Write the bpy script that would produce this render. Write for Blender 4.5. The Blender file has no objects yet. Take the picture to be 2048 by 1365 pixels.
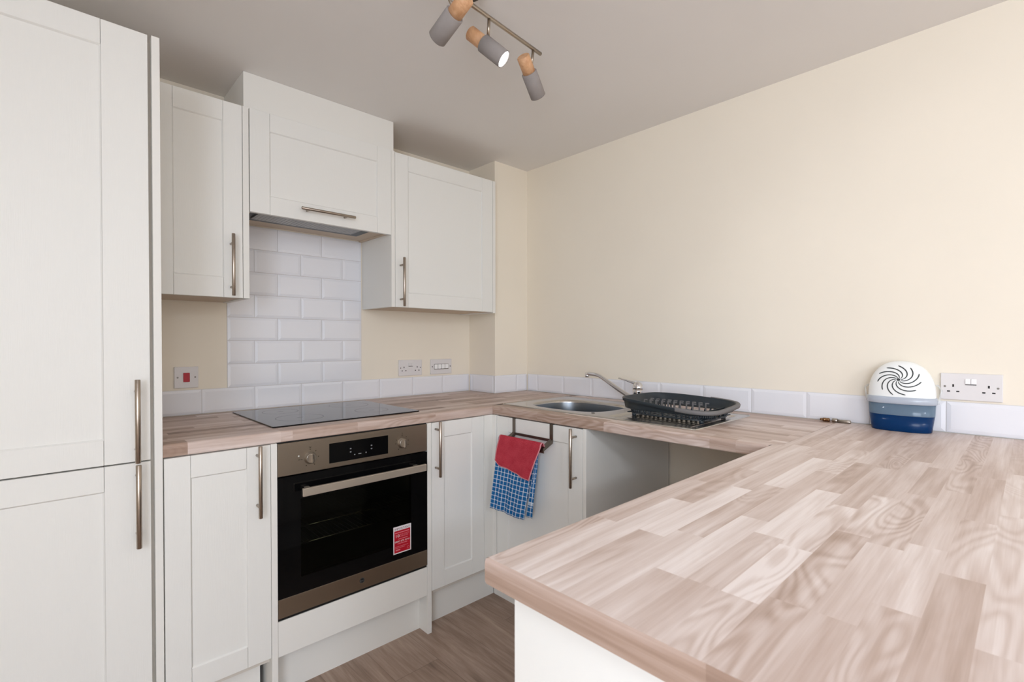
import bpy, bmesh, math, random
from mathutils import Matrix, Vector
PI = math.pi
random.seed(7)
col = bpy.context.scene.collection

# ------------------------------------------------------------------ colour / node helpers
def s2l(c):
    c = c / 255.0
    return c / 12.92 if c <= 0.04045 else ((c + 0.055) / 1.055) ** 2.4
def rgb(r, g, b):
    return (s2l(r), s2l(g), s2l(b), 1.0)

def mat(name, color, rough=0.5, metal=0.0, spec=0.5, bump=None, coat=0.0, trans=0.0, ior=1.45, vary=None):
    """simple principled material; bump=(scale, strength, stretch) adds fine noise relief; vary=(scale, amount) tone noise"""
    m = bpy.data.materials.new(name); m.use_nodes = True
    nt = m.node_tree; b = nt.nodes['Principled BSDF']
    b.inputs['Base Color'].default_value = color
    b.inputs['Roughness'].default_value = rough
    b.inputs['Metallic'].default_value = metal
    b.inputs['Specular IOR Level'].default_value = spec
    b.inputs['Coat Weight'].default_value = coat
    b.inputs['Coat Roughness'].default_value = 0.05
    b.inputs['Transmission Weight'].default_value = trans
    b.inputs['IOR'].default_value = ior
    if bump or vary:
        tc = nt.nodes.new('ShaderNodeTexCoord'); mp = nt.nodes.new('ShaderNodeMapping')
        nt.links.new(tc.outputs['Object'], mp.inputs['Vector'])
        if bump and len(bump) > 2: mp.inputs['Scale'].default_value = bump[2]
    if bump:
        n = nt.nodes.new('ShaderNodeTexNoise'); n.inputs['Scale'].default_value = bump[0]; n.inputs['Detail'].default_value = 3
        bp = nt.nodes.new('ShaderNodeBump'); bp.inputs['Strength'].default_value = bump[1]; bp.inputs['Distance'].default_value = 0.001
        nt.links.new(mp.outputs[0], n.inputs['Vector']); nt.links.new(n.outputs['Fac'], bp.inputs['Height'])
        nt.links.new(bp.outputs[0], b.inputs['Normal'])
    if vary:
        n2 = nt.nodes.new('ShaderNodeTexNoise'); n2.inputs['Scale'].default_value = vary[0]; n2.inputs['Detail'].default_value = 4
        mr = nt.nodes.new('ShaderNodeMapRange'); mr.inputs['From Min'].default_value = .3; mr.inputs['From Max'].default_value = .7
        mr.inputs['To Min'].default_value = 1 - vary[1]; mr.inputs['To Max'].default_value = 1 + vary[1]
        hs = nt.nodes.new('ShaderNodeHueSaturation'); hs.inputs['Color'].default_value = color
        nt.links.new(mp.outputs[0], n2.inputs['Vector']); nt.links.new(n2.outputs['Fac'], mr.inputs['Value'])
        nt.links.new(mr.outputs[0], hs.inputs['Value']); nt.links.new(hs.outputs[0], b.inputs['Base Color'])
    return m

class NT:
    """tiny node-graph helper"""
    def __init__(s, name):
        s.m = bpy.data.materials.new(name); s.m.use_nodes = True; s.t = s.m.node_tree; s.b = s.t.nodes['Principled BSDF']
    def n(s, typ, **kw):
        x = s.t.nodes.new(typ)
        for k, v in kw.items(): setattr(x, k, v)
        return x
    def l(s, a, b): s.t.links.new(a, b)
    def math(s, op, a, b=None, c=None):
        x = s.n('ShaderNodeMath', operation=op)
        for i, v in enumerate((a, b, c)):
            if v is None: continue
            if isinstance(v, (int, float)): x.inputs[i].default_value = v
            else: s.l(v, x.inputs[i])
        return x.outputs[0]
    def mix(s, f, a, b, typ='MIX'):
        x = s.n('ShaderNodeMix', data_type='RGBA', blend_type=typ)
        for i, v in ((0, f), (6, a), (7, b)):
            if isinstance(v, (int, float)): x.inputs[i].default_value = v
            elif isinstance(v, tuple): x.inputs[i].default_value = v
            else: s.l(v, x.inputs[i])
        return x.outputs[2]
    def noise(s, vec, scale, detail=3, rough=.5, dist=0.):
        x = s.n('ShaderNodeTexNoise'); x.inputs['Scale'].default_value = scale; x.inputs['Detail'].default_value = detail
        x.inputs['Roughness'].default_value = rough; x.inputs['Distortion'].default_value = dist
        s.l(vec, x.inputs['Vector']); return x.outputs['Fac']
    def rng(s, v, a, b, c, d):
        x = s.n('ShaderNodeMapRange'); s.l(v, x.inputs[0])
        for i, q in enumerate((a, b, c, d)): x.inputs[i + 1].default_value = q
        return x.outputs[0]

def oak_laminate():
    """butcher-block oak print: per-stave tone and seed come from the mesh, grain runs along U"""
    g = NT('oak_block_laminate')
    at = g.n('ShaderNodeAttribute', attribute_name='stave'); sep = g.n('ShaderNodeSeparateColor'); g.l(at.outputs['Color'], sep.inputs[0])
    uv = g.n('ShaderNodeUVMap', uv_map='UVMap'); su = g.n('ShaderNodeSeparateXYZ'); g.l(uv.outputs[0], su.inputs[0])
    tone, s1, s2 = sep.outputs[0], sep.outputs[1], sep.outputs[2]
    def vec(ku, kv):
        c = g.n('ShaderNodeCombineXYZ')
        g.l(g.math('MULTIPLY_ADD', su.outputs[0], ku, g.math('MULTIPLY', s1, 37.0)), c.inputs[0])
        g.l(g.math('MULTIPLY_ADD', su.outputs[1], kv, g.math('MULTIPLY', s2, 23.0)), c.inputs[1])
        g.l(g.math('MULTIPLY', s1, 11.0), c.inputs[2]); return c.outputs[0]
    broad = g.noise(vec(2.2, 26.0), 1.0, 3, .5, .6)
    # growth rings: contour bands of a smooth, stretched field (cathedral figure)
    field = g.noise(vec(3.4, 13.0), 1.0, 1, .4, .35)
    rings = g.math('SINE', g.math('MULTIPLY', field, 88.0))
    rings = g.rng(rings, -1, 1, 0, 1)
    rings = g.math('POWER', rings, 1.5)
    ringamt = g.rng(s2, 0.45, 1.0, 0.06, 0.85)
    pores = g.noise(vec(9.0, 420.0), 1.0, 2, .6)
    pores = g.rng(pores, .42, .75, 0, 1)
    fine = g.noise(vec(4.0, 130.0), 1.0, 3, .6, .2)
    v = g.math('MULTIPLY_ADD', g.rng(broad, .25, .75, -1, 1), .20, tone)
    v = g.math('SUBTRACT', v, g.math('MULTIPLY', g.math('MULTIPLY', rings, ringamt), .24))
    v = g.math('MULTIPLY_ADD', g.rng(fine, .3, .7, -1, 1), .07, v)
    v = g.math('SUBTRACT', v, g.math('MULTIPLY', pores, .06))
    cr = g.n('ShaderNodeValToRGB'); e = cr.color_ramp.elements
    e[0].position = 0.0; e[0].color = rgb(136, 111, 96)
    e[1].position = 1.0; e[1].color = rgb(240, 230, 226)
    for p, c in ((.3, rgb(168, 143, 127)), (.55, rgb(196, 175, 164)), (.8, rgb(220, 205, 198))):
        k = e.new(p); k.color = c
    g.l(v, cr.inputs[0]); g.l(cr.outputs[0], g.b.inputs['Base Color'])
    g.b.inputs['Roughness'].default_value = .42
    g.b.inputs['Specular IOR Level'].default_value = .45
    bp = g.n('ShaderNodeBump'); bp.inputs['Strength'].default_value = .12; bp.inputs['Distance'].default_value = .0006
    g.l(v, bp.inputs['Height']); g.l(bp.outputs[0], g.b.inputs['Normal'])
    return g.m

def floor_planks():
    g = NT('grey_oak_vinyl_planks')
    tc = g.n('ShaderNodeTexCoord'); s = g.n('ShaderNodeSeparateXYZ'); g.l(tc.outputs['Object'], s.inputs[0])
    W = 0.182; L = 1.22
    row = g.math('FLOOR', g.math('DIVIDE', g.math('ADD', s.outputs[0], .03), W))
    wn = g.n('ShaderNodeTexWhiteNoise', noise_dimensions='1D'); g.l(row, wn.inputs['W'])
    yy = g.math('ADD', g.math('DIVIDE', s.outputs[1], L), g.math('MULTIPLY', wn.outputs['Value'], 3.0))
    pl = g.math('FLOOR', yy)
    wn2 = g.n('ShaderNodeTexWhiteNoise', noise_dimensions='2D')
    c0 = g.n('ShaderNodeCombineXYZ'); g.l(row, c0.inputs[0]); g.l(pl, c0.inputs[1]); g.l(c0.outputs[0], wn2.inputs['Vector'])
    c = g.n('ShaderNodeCombineXYZ')
    g.l(g.math('MULTIPLY', s.outputs[0], 26.0), c.inputs[0])
    g.l(g.math('MULTIPLY_ADD', s.outputs[1], 2.2, g.math('MULTIPLY', wn2.outputs['Value'], 31.0)), c.inputs[1]); g.l(row, c.inputs[2])
    n1 = g.noise(c.outputs[0], 1.0, 5, .62, .8)
    c2 = g.n('ShaderNodeCombineXYZ')
    g.l(g.math('MULTIPLY', s.outputs[0], 150.0), c2.inputs[0]); g.l(g.math('MULTIPLY', s.outputs[1], 7.0), c2.inputs[1]); g.l(wn2.outputs['Value'], c2.inputs[2])
    n2 = g.noise(c2.outputs[0], 1.0, 3, .6)
    c3 = g.n('ShaderNodeCombineXYZ'); g.l(g.math('MULTIPLY', s.outputs[0], 9.0), c3.inputs[0]); g.l(g.math('MULTIPLY', s.outputs[1], 3.0), c3.inputs[1])
    n3 = g.noise(c3.outputs[0], 1.0, 3, .6, .4)
    v = g.math('ADD', g.math('MULTIPLY', n1, .55), g.math('MULTIPLY', n2, .25))
    v = g.math('ADD', v, g.math('MULTIPLY', n3, .25))
    v = g.math('MULTIPLY_ADD', g.math('SUBTRACT', wn2.outputs['Value'], .5), .10, v)
    cr = g.n('ShaderNodeValToRGB'); e = cr.color_ramp.elements
    e[0].position = .30; e[0].color = rgb(104, 85, 72)
    e[1].position = .80; e[1].color = rgb(196, 175, 159)
    k = e.new(.52); k.color = rgb(156, 133, 117)
    g.l(v, cr.inputs[0])
    fx = g.math('FRACT', g.math('DIVIDE', g.math('ADD', s.outputs[0], .03), W)); fy = g.math('FRACT', yy)
    seam = g.math('MAXIMUM', g.math('LESS_THAN', fx, .008), g.math('LESS_THAN', fy, .0015))
    g.l(g.mix(g.math('MULTIPLY', seam, .55), cr.outputs[0], rgb(70, 56, 47)), g.b.inputs['Base Color'])
    g.b.inputs['Roughness'].default_value = .5
    bp = g.n('ShaderNodeBump'); bp.inputs['Strength'].default_value = .25; bp.inputs['Distance'].default_value = .0008
    g.l(g.math('SUBTRACT', v, seam), bp.inputs['Height']); g.l(bp.outputs[0], g.b.inputs['Normal'])
    return g.m

def check_cloth():
    g = NT('blue_check_cotton')
    uv = g.n('ShaderNodeUVMap', uv_map='UVMap'); s = g.n('ShaderNodeSeparateXYZ'); g.l(uv.outputs[0], s.inputs[0])
    def line(o, p, w, off=0.0):
        f = g.math('FRACT', g.math('ADD', g.math('DIVIDE', o, p), off))
        return g.math('LESS_THAN', f, w)
    a = line(s.outputs[0], .0205, .20); b = line(s.outputs[1], .0215, .18, .3)
    both = g.math('ADD', a, b)
    band = g.math('MULTIPLY', g.math('GREATER_THAN', s.outputs[1], .232), g.math('LESS_THAN', s.outputs[1], .246))
    f = g.math('MINIMUM', g.math('ADD', g.math('MULTIPLY', both, .55), g.math('MULTIPLY', band, .5)), 1.0)
    mp = g.n('ShaderNodeMapping'); mp.inputs['Scale'].default_value = (900, 900, 1); g.l(uv.outputs[0], mp.inputs[0])
    w = g.noise(mp.outputs[0], 1.0, 2)
    base = g.mix(g.rng(w, .3, .7, 0, 1), rgb(22, 84, 140), rgb(40, 112, 172))
    g.l(g.mix(f, base, rgb(226, 236, 244)), g.b.inputs['Base Color'])
    g.b.inputs['Roughness'].default_value = .95; g.b.inputs['Specular IOR Level'].default_value = .1
    bp = g.n('ShaderNodeBump'); bp.inputs['Strength'].default_value = .5; bp.inputs['Distance'].default_value = .0006
    g.l(w, bp.inputs['Height']); g.l(bp.outputs[0], g.b.inputs['Normal'])
    return g.m

def red_cloth_mat():
    g = NT('red_microfibre')
    uv = g.n('ShaderNodeUVMap', uv_map='UVMap')
    mp = g.n('ShaderNodeMapping'); mp.inputs['Scale'].default_value = (420, 420, 1); g.l(uv.outputs[0], mp.inputs[0])
    w = g.noise(mp.outputs[0], 1.0, 2, .6)
    mp2 = g.n('ShaderNodeMapping'); mp2.inputs['Scale'].default_value = (26, 26, 1); g.l(uv.outputs[0], mp2.inputs[0])
    w2 = g.noise(mp2.outputs[0], 1.0, 3, .6)
    v = g.math('ADD', g.math('MULTIPLY', w, .7), g.math('MULTIPLY', w2, .3))
    g.l(g.mix(g.rng(v, .3, .7, 0, 1), rgb(158, 36, 52), rgb(206, 80, 92)), g.b.inputs['Base Color'])
    g.b.inputs['Roughness'].default_value = 1.0; g.b.inputs['Specular IOR Level'].default_value = .05
    bp = g.n('ShaderNodeBump'); bp.inputs['Strength'].default_value = .8; bp.inputs['Distance'].default_value = .001
    g.l(w, bp.inputs['Height']); g.l(bp.outputs[0], g.b.inputs['Normal'])
    return g.m

def beech():
    g = NT('oiled_beech')
    tc = g.n('ShaderNodeTexCoord'); mp = g.n('ShaderNodeMapping'); g.l(tc.outputs['Object'], mp.inputs[0])
    mp.inputs['Scale'].default_value = (70, 70, 12)
    n = g.noise(mp.outputs[0], 1.0, 3, .6, .4)
    g.l(g.mix(g.rng(n, .3, .7, 0, 1), rgb(196, 146, 104), rgb(222, 178, 138)), g.b.inputs['Base Color'])
    g.b.inputs['Roughness'].default_value = .55
    return g.m

def tinted_glass(name, tint, alpha, rough=.02):
    m = bpy.data.materials.new(name); m.use_nodes = True; nt = m.node_tree; nt.nodes.clear()
    o = nt.nodes.new('ShaderNodeOutputMaterial'); mx = nt.nodes.new('ShaderNodeMixShader')
    t = nt.nodes.new('ShaderNodeBsdfTransparent'); t.inputs[0].default_value = tint
    p = nt.nodes.new('ShaderNodeBsdfPrincipled'); p.inputs['Base Color'].default_value = alpha[1]; p.inputs['Roughness'].default_value = rough
    mx.inputs[0].default_value = alpha[0]
    nt.links.new(t.outputs[0], mx.inputs[1]); nt.links.new(p.outputs[0], mx.inputs[2]); nt.links.new(mx.outputs[0], o.inputs[0])
    return m

def emit(name, c, s):
    m = bpy.data.materials.new(name); m.use_nodes = True; nt = m.node_tree
    b = nt.nodes['Principled BSDF']; b.inputs['Base Color'].default_value = c
    b.inputs['Emission Color'].default_value = c; b.inputs['Emission Strength'].default_value = s
    return m

M = {}
M['wall'] = mat('cream_emulsion', rgb(237, 229, 214), .85, bump=(260, .10), vary=(3, .012))
M['ceil'] = mat('white_ceiling_emulsion', rgb(232, 230, 228), .9, bump=(220, .10), vary=(2, .012))
M['door'] = mat('ivory_woodgrain_vinyl', rgb(232, 232, 228), .42, spec=.45, bump=(1, .35, (500, 500, 22)))
M['board'] = mat('ivory_melamine', rgb(232, 231, 226), .5, spec=.4)
M['under'] = mat('shade_tinted_board', rgb(205, 188, 168), .6)  # brown tint paints the shade under the wall units into the board
M['carc'] = mat('carcass_board', rgb(214, 208, 198), .6)
M['steel'] = mat('brushed_nickel', rgb(176, 168, 158), .30, 1.0, bump=(1, .15, (60, 60, 900)))
M['handle'] = mat('satin_nickel', rgb(172, 160, 148), .28, 1.0)
M['ovensteel'] = mat('brushed_oven_steel', rgb(160, 148, 134), .38, 1.0, bump=(1, .2, (8, 8, 900)))
M['chrome'] = mat('polished_chrome', rgb(225, 225, 228), .06, 1.0)
M['sink'] = mat('satin_stainless', rgb(196, 192, 186), .24, 1.0, bump=(1, .06, (700, 12, 12)))
M['bowl'] = mat('shaded_bowl_steel', rgb(132, 138, 144), .36, 1.0, bump=(1, .06, (12, 12, 700)))  # same steel as the rim, darkened to carry the bowl's inner shade
M['blackglass'] = mat('black_oven_glass', rgb(10, 10, 11), .06, spec=.25)
M['hob'] = mat('black_hob_glass', rgb(14, 14, 16), .035, spec=.5)
M['hobmark'] = mat('hob_zone_print', rgb(70, 70, 74), .3)
M['black'] = mat('black_plastic', rgb(14, 14, 14), .5)
M['enamel'] = mat('dark_oven_enamel', rgb(34, 34, 30), .35)
M['tile'] = mat('white_glazed_tile', rgb(232, 233, 238), .09, spec=.5, coat=.2)
M['grout'] = mat('grey_grout', rgb(206, 204, 204), .9)
M['socket'] = mat('white_accessory_plastic', rgb(222, 219, 219), .35)
M['rocker'] = mat('bright_white_rocker', rgb(242, 242, 242), .3)
M['slot'] = mat('socket_slot_dark', rgb(30, 26, 26), .6)
M['screw'] = mat('zinc_screw', rgb(128, 122, 116), .4, 1.0)
M['red'] = mat('red_rocker', rgb(178, 28, 46), .35)
M['rack'] = mat('slate_rack_plastic', rgb(42, 50, 56), .34, spec=.5)
M['rackgrey'] = mat('grey_rubber_grip', rgb(112, 110, 110), .6)
M['grille'] = mat('hood_filter_grey', rgb(168, 168, 166), .4, .6)
M['hoodblack'] = mat('hood_dark_edge', rgb(38, 44, 46), .35)
M['concrete'] = mat('grey_cement', rgb(146, 140, 137), .9, bump=(90, .3), vary=(30, .05))
M['beech'] = beech()
M['bronze'] = mat('antique_nickel', rgb(120, 112, 104), .38, 1.0)
M['lampmetal'] = mat('satin_bronze_nickel', rgb(176, 164, 150), .3, 1.0)
M['canopy'] = mat('dark_bronze', rgb(84, 74, 66), .4, .8)
M['ovenhandle'] = mat('light_brushed_steel', rgb(214, 204, 190), .42, .85)
M['brass'] = mat('aged_brass', rgb(150, 116, 84), .3, 1.0)
M['liquid'] = mat('dark_blue_liquid', rgb(0, 46, 92), .2, spec=.25)
M['dome'] = mat('white_abs_dome', rgb(240, 243, 242), .25, spec=.5)
M['vent'] = mat('vent_slot_dark', rgb(58, 62, 62), .6)
M['band'] = mat('silver_translucent_band', rgb(176, 184, 196), .25, spec=.6)
M['tank'] = tinted_glass('clear_blue_tank', (.55, .68, .78, 1), (.55, rgb(128, 150, 170)), .12)
M['clearhandle'] = tinted_glass('clear_plastic_handle', (.97, .98, .98, 1), (.30, rgb(235, 238, 240)), .2)
M['oak'] = oak_laminate()
M['floor'] = floor_planks()
M['check'] = check_cloth()
M['redcloth'] = red_cloth_mat()
M['redhem'] = mat('pink_hem_thread', rgb(214, 140, 148), .9)
M['stickred'] = mat('sticker_red', rgb(178, 14, 38), .4)
M['stickwhite'] = mat('sticker_white', rgb(228, 222, 224), .4)
M['stickink'] = mat('sticker_dark_ink', rgb(96, 60, 70), .5)
M['stickpink'] = mat('sticker_pale_ink', rgb(222, 130, 140), .5)
M['mark'] = mat('printed_symbol_dark', rgb(70, 62, 50), .6)
M['disp'] = mat('display_symbols', rgb(120, 122, 124), .5)
M['ovenpane'] = tinted_glass('tinted_oven_pane', (.60, .60, .50, 1), (.30, rgb(10, 10, 8)), .04)
M['lens'] = emit('lit_lamp_lens', (1, 1, 1, 1), 10.0)
M['offlens'] = mat('unlit_lamp_lens', rgb(220, 220, 215), .2)
M['upvc'] = mat('white_upvc', rgb(240, 240, 240), .3)
M['pane'] = tinted_glass('window_glass', (.98, .98, .98, 1), (.06, rgb(200, 205, 205)), .02)

# ------------------------------------------------------------------ mesh helpers (everything authored in metres, room coordinates)
def B(): return bmesh.new()
def box(bm, x0, x1, y0, y1, z0, z1, bev=0.0, mi=0, mtx=None, seg=1):
    x0, x1 = sorted((x0, x1)); y0, y1 = sorted((y0, y1)); z0, z1 = sorted((z0, z1))
    vs = [bm.verts.new((x, y, z)) for x in (x0, x1) for y in (y0, y1) for z in (z0, z1)]
    fs = [(0, 1, 3, 2), (4, 6, 7, 5), (0, 4, 5, 1), (2, 3, 7, 6), (0, 2, 6, 4), (1, 5, 7, 3)]
    fc = [bm.faces.new([vs[i] for i in f]) for f in fs]
    for f in fc: f.material_index = mi
    if bev > 0:
        ed = list({e for f in fc for e in f.edges})
        r = bmesh.ops.bevel(bm, geom=ed, offset=bev, segments=seg, affect='EDGES', profile=.5)
        vs = list({v for f in r['faces'] for v in f.verts} | {v for v in vs if v.is_valid})
        for f in r['faces']: f.material_index = mi
        allv = set(vs)
        for v in list(allv):
            for f in v.link_faces: allv.update(f.verts)
        vs = list(allv)
    if mtx is not None:
        for v in vs: v.co = mtx @ v.co
    return bm
def cyl(bm, p0, p1, r0, r1=None, seg=20, mi=0, cap=True, smooth=True, mtx=None):
    p0 = Vector(p0); p1 = Vector(p1); r1 = r0 if r1 is None else r1
    d = (p1 - p0).normalized(); a = d.orthogonal().normalized(); b = d.cross(a)
    rings = []
    for p, r in ((p0, r0), (p1, r1)):
        rings.append([bm.verts.new(p + (a * math.cos(t) + b * math.sin(t)) * r) for t in [2 * PI * i / seg for i in range(seg)]])
    for i in range(seg):
        f = bm.faces.new((rings[0][i], rings[0][(i + 1) % seg], rings[1][(i + 1) % seg], rings[1][i])); f.smooth = smooth; f.material_index = mi
    if cap:
        f = bm.faces.new(rings[0][::-1]); f.material_index = mi
        f = bm.faces.new(rings[1]); f.material_index = mi
    if mtx is not None:
        for rg in rings:
            for v in rg: v.co = mtx @ v.co
def lathe(bm, p0, axis, prof, seg=32, mi=0, cap0=True, cap1=True):
    """prof: list of (distance along axis, radius)"""
    p0 = Vector(p0); d = Vector(axis).normalized(); a = d.orthogonal().normalized(); b = d.cross(a); rings = []
    for h, r in prof:
        rings.append([bm.verts.new(p0 + d * h + (a * math.cos(t) + b * math.sin(t)) * max(r, 1e-5)) for t in [2 * PI * i / seg for i in range(seg)]])
    for k in range(len(rings) - 1):
        for i in range(seg):
            f = bm.faces.new((rings[k][i], rings[k][(i + 1) % seg], rings[k + 1][(i + 1) % seg], rings[k + 1][i])); f.smooth = True; f.material_index = mi
    if cap0: bm.faces.new(rings[0][::-1]).material_index = mi
    if cap1: bm.faces.new(rings[-1]).material_index = mi
def tube(bm, pts, r, seg=12, mi=0, cap=True, ry=None):
    pts = [Vector(p) for p in pts]; rings = []; up = None
    for i, p in enumerate(pts):
        t = (pts[min(i + 1, len(pts) - 1)] - pts[max(i - 1, 0)]).normalized()
        if up is None: up = t.orthogonal().normalized()
        up = (up - t * up.dot(t)).normalized(); sd = t.cross(up)
        rr = r[i] if isinstance(r, (list, tuple)) else r
        rings.append([bm.verts.new(p + (up * math.cos(q) + sd * math.sin(q)) * rr) for q in [2 * PI * k / seg for k in range(seg)]])
    for k in range(len(rings) - 1):
        for i in range(seg):
            f = bm.faces.new((rings[k][i], rings[k][(i + 1) % seg], rings[k + 1][(i + 1) % seg], rings[k + 1][i])); f.smooth = True; f.material_index = mi
    if cap:
        bm.faces.new(rings[0][::-1]).material_index = mi; bm.faces.new(rings[-1]).material_index = mi
def loft(bm, rings, mi=0, close=True, smooth=True):
    """rings: lists of coordinates of equal length"""
    R = [[bm.verts.new(p) for p in rg] for rg in rings]; n = len(R[0])
    for k in range(len(R) - 1):
        for i in range(n if close else n - 1):
            f = bm.faces.new((R[k][i], R[k][(i + 1) % n], R[k + 1][(i + 1) % n], R[k + 1][i])); f.smooth = smooth
            f.material_index = mi[k] if isinstance(mi, (list, tuple)) else mi
    return R
def quad(bm, pts, mi=0):
    f = bm.faces.new([bm.verts.new(p) for p in pts]); f.material_index = mi; return f
def text(bm, s, size, mtx, mi=0, ext=0.0, align='LEFT', fit=None):
    cu = bpy.data.curves.new('t', 'FONT'); cu.body = s; cu.size = size; cu.align_x = align; cu.extrude = ext; cu.resolution_u = 2
    o = bpy.data.objects.new('t', cu); col.objects.link(o)
    dg = bpy.context.evaluated_depsgraph_get(); me = bpy.data.meshes.new_from_object(o.evaluated_get(dg))
    sx = 1.0
    if fit and len(me.vertices):
        w = max(v.co.x for v in me.vertices) - min(v.co.x for v in me.vertices); sx = fit / w
    base = len(bm.verts); tmp = bmesh.new(); tmp.from_mesh(me)
    mp = {}
    for v in tmp.verts: mp[v.index] = bm.verts.new(mtx @ Vector((v.co.x * sx, v.co.y, v.co.z)))
    for f in tmp.faces:
        try: nf = bm.faces.new([mp[v.index] for v in f.verts]); nf.material_index = mi
        except ValueError: pass
    tmp.free(); bpy.data.objects.remove(o); bpy.data.curves.remove(cu); bpy.data.meshes.remove(me)

# ------------------------------------------------------------------ object helpers
ORG = {}
def thing(name, loc, label, cat, group=None):
    o = bpy.data.objects.new(name, None); col.objects.link(o); o.location = loc; o.empty_display_size = .05
    o['label'] = label; o['category'] = cat
    if group: o['group'] = group
    ORG[o.name] = Vector(loc); return o
def obj(name, bm, mats, parent=None, label=None, flip=True):
    if flip: bmesh.ops.recalc_face_normals(bm, faces=bm.faces[:])
    off = ORG[parent.name] if parent is not None else Vector((0, 0, 0))
    for v in bm.verts: v.co -= off
    me = bpy.data.meshes.new(name); bm.to_mesh(me); bm.free()
    for m in (mats if isinstance(mats, (list, tuple)) else [mats]): me.materials.append(M[m])
    o = bpy.data.objects.new(name, me); col.objects.link(o)
    if parent is not None: o.parent = parent
    ORG[o.name] = off
    if label: o['label'] = label
    return o
def single(name, bm, mats, label, cat, group=None, flip=True, base=None):
    """a thing that is one mesh; its origin goes to `base`"""
    base = Vector(base) if base else Vector((0, 0, 0))
    for v in bm.verts: v.co -= base
    o = obj(name, bm, mats, flip=flip); o.location = base; ORG[o.name] = base; o['label'] = label; o['category'] = cat
    if group: o['group'] = group
    return o
def struct(name, bm, mats):
    o = obj(name, bm, mats); o['kind'] = 'structure'; return o

# ------------------------------------------------------------------ layout numbers (metres)
H = 0.9131; WT = 0.0378            # worktop top / thickness
CEIL = 2.2457
YW = 0.007; XW = 1.5707            # plaster faces of back and right wall
XT = 1.5637                        # tile face, right wall
PX = 1.3094; PY = -0.2294          # boxed pipe pier, plaster faces
XF = 0.9357; YF = -0.6358; YD = -0.640   # worktop fronts, door plane
PL = -0.1193; PFAR = -1.8291; PNEAR = -2.462

# ------------------------------------------------------------------ room shell
b = B(); box(b, -2.7, 1.7, -5.8, .15, -.05, 0); struct('floor', b, 'floor')
b = B(); box(b, -2.7, 1.7, -5.8, .15, CEIL, CEIL + .06); struct('ceiling', b, 'ceil')
b = B(); box(b, -2.7, 1.7, YW, YW + .1, 0, CEIL); struct('wall_back', b, 'wall')
b = B(); box(b, XW, XW + .1, -5.8, YW, 0, CEIL); struct('wall_right', b, 'wall')
b = B(); box(b, PX, XW, PY, YW, 0, CEIL); struct('wall_pier', b, 'wall')
b = B()   # left wall with an opening added for the soft side light
box(b, -1.86, -1.76, -2.2, YW, 0, CEIL); box(b, -1.86, -1.76, -5.8, -4.0, 0, CEIL)
box(b, -1.86, -1.76, -4.0, -2.2, 0, .75); box(b, -1.86, -1.76, -4.0, -2.2, 2.12, CEIL)
struct('wall_left', b, 'wall')
b = B()
box(b, -1.86, -1.7, -5.8, -5.7, 0, CEIL); box(b, .7, 1.7, -5.8, -5.7, 0, CEIL)
box(b, -1.7, .7, -5.8, -5.7, 0, .7); box(b, -1.7, .7, -5.8, -5.7, 2.1, CEIL)
struct('wall_rear', b, 'wall')
def window(name, x0, x1, y0, y1, z0, z1, axis):
    b = B(); t = .05
    if axis == 'x':
        box(b, x0, x1, y0, y0 + t, z0, z1); box(b, x0, x1, y1 - t, y1, z0, z1); box(b, x0, x1, y0, y1, z0, z0 + t); box(b, x0, x1, y0, y1, z1 - t, z1)
        m = (y0 + y1) / 2; box(b, x0, x1, m - t / 2, m + t / 2, z0, z1)
    else:
        box(b, x0, x0 + t, y0, y1, z0, z1); box(b, x1 - t, x1, y0, y1, z0, z1); box(b, x0, x1, y0, y1, z0, z0 + t); box(b, x0, x1, y0, y1, z1 - t, z1)
        m = (x0 + x1) / 2; box(b, m - t / 2, m + t / 2, y0, y1, z0, z1)
    w = struct(name, b, 'upvc')
    b = B()
    if axis == 'x': box(b, (x0 + x1) / 2 - .003, (x0 + x1) / 2 + .003, y0 + .01, y1 - .01, z0 + .01, z1 - .01)
    else: box(b, x0 + .01, x1 - .01, (y0 + y1) / 2 - .003, (y0 + y1) / 2 + .003, z0 + .01, z1 - .01)
    obj('pane', b, 'pane', w)
window('added_window_1', -1.85, -1.80, -4.0, -2.2, .75, 2.12, 'x')  # unseen window, added to house the soft side light
window('window_2', -1.7, .7, -5.79, -5.74, .7, 2.1, 'y')
b = B(); box(b, XW - .012, XW, -5.7, -2.47, 0, .09, .002); struct('baseboard_right', b, 'upvc')

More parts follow.
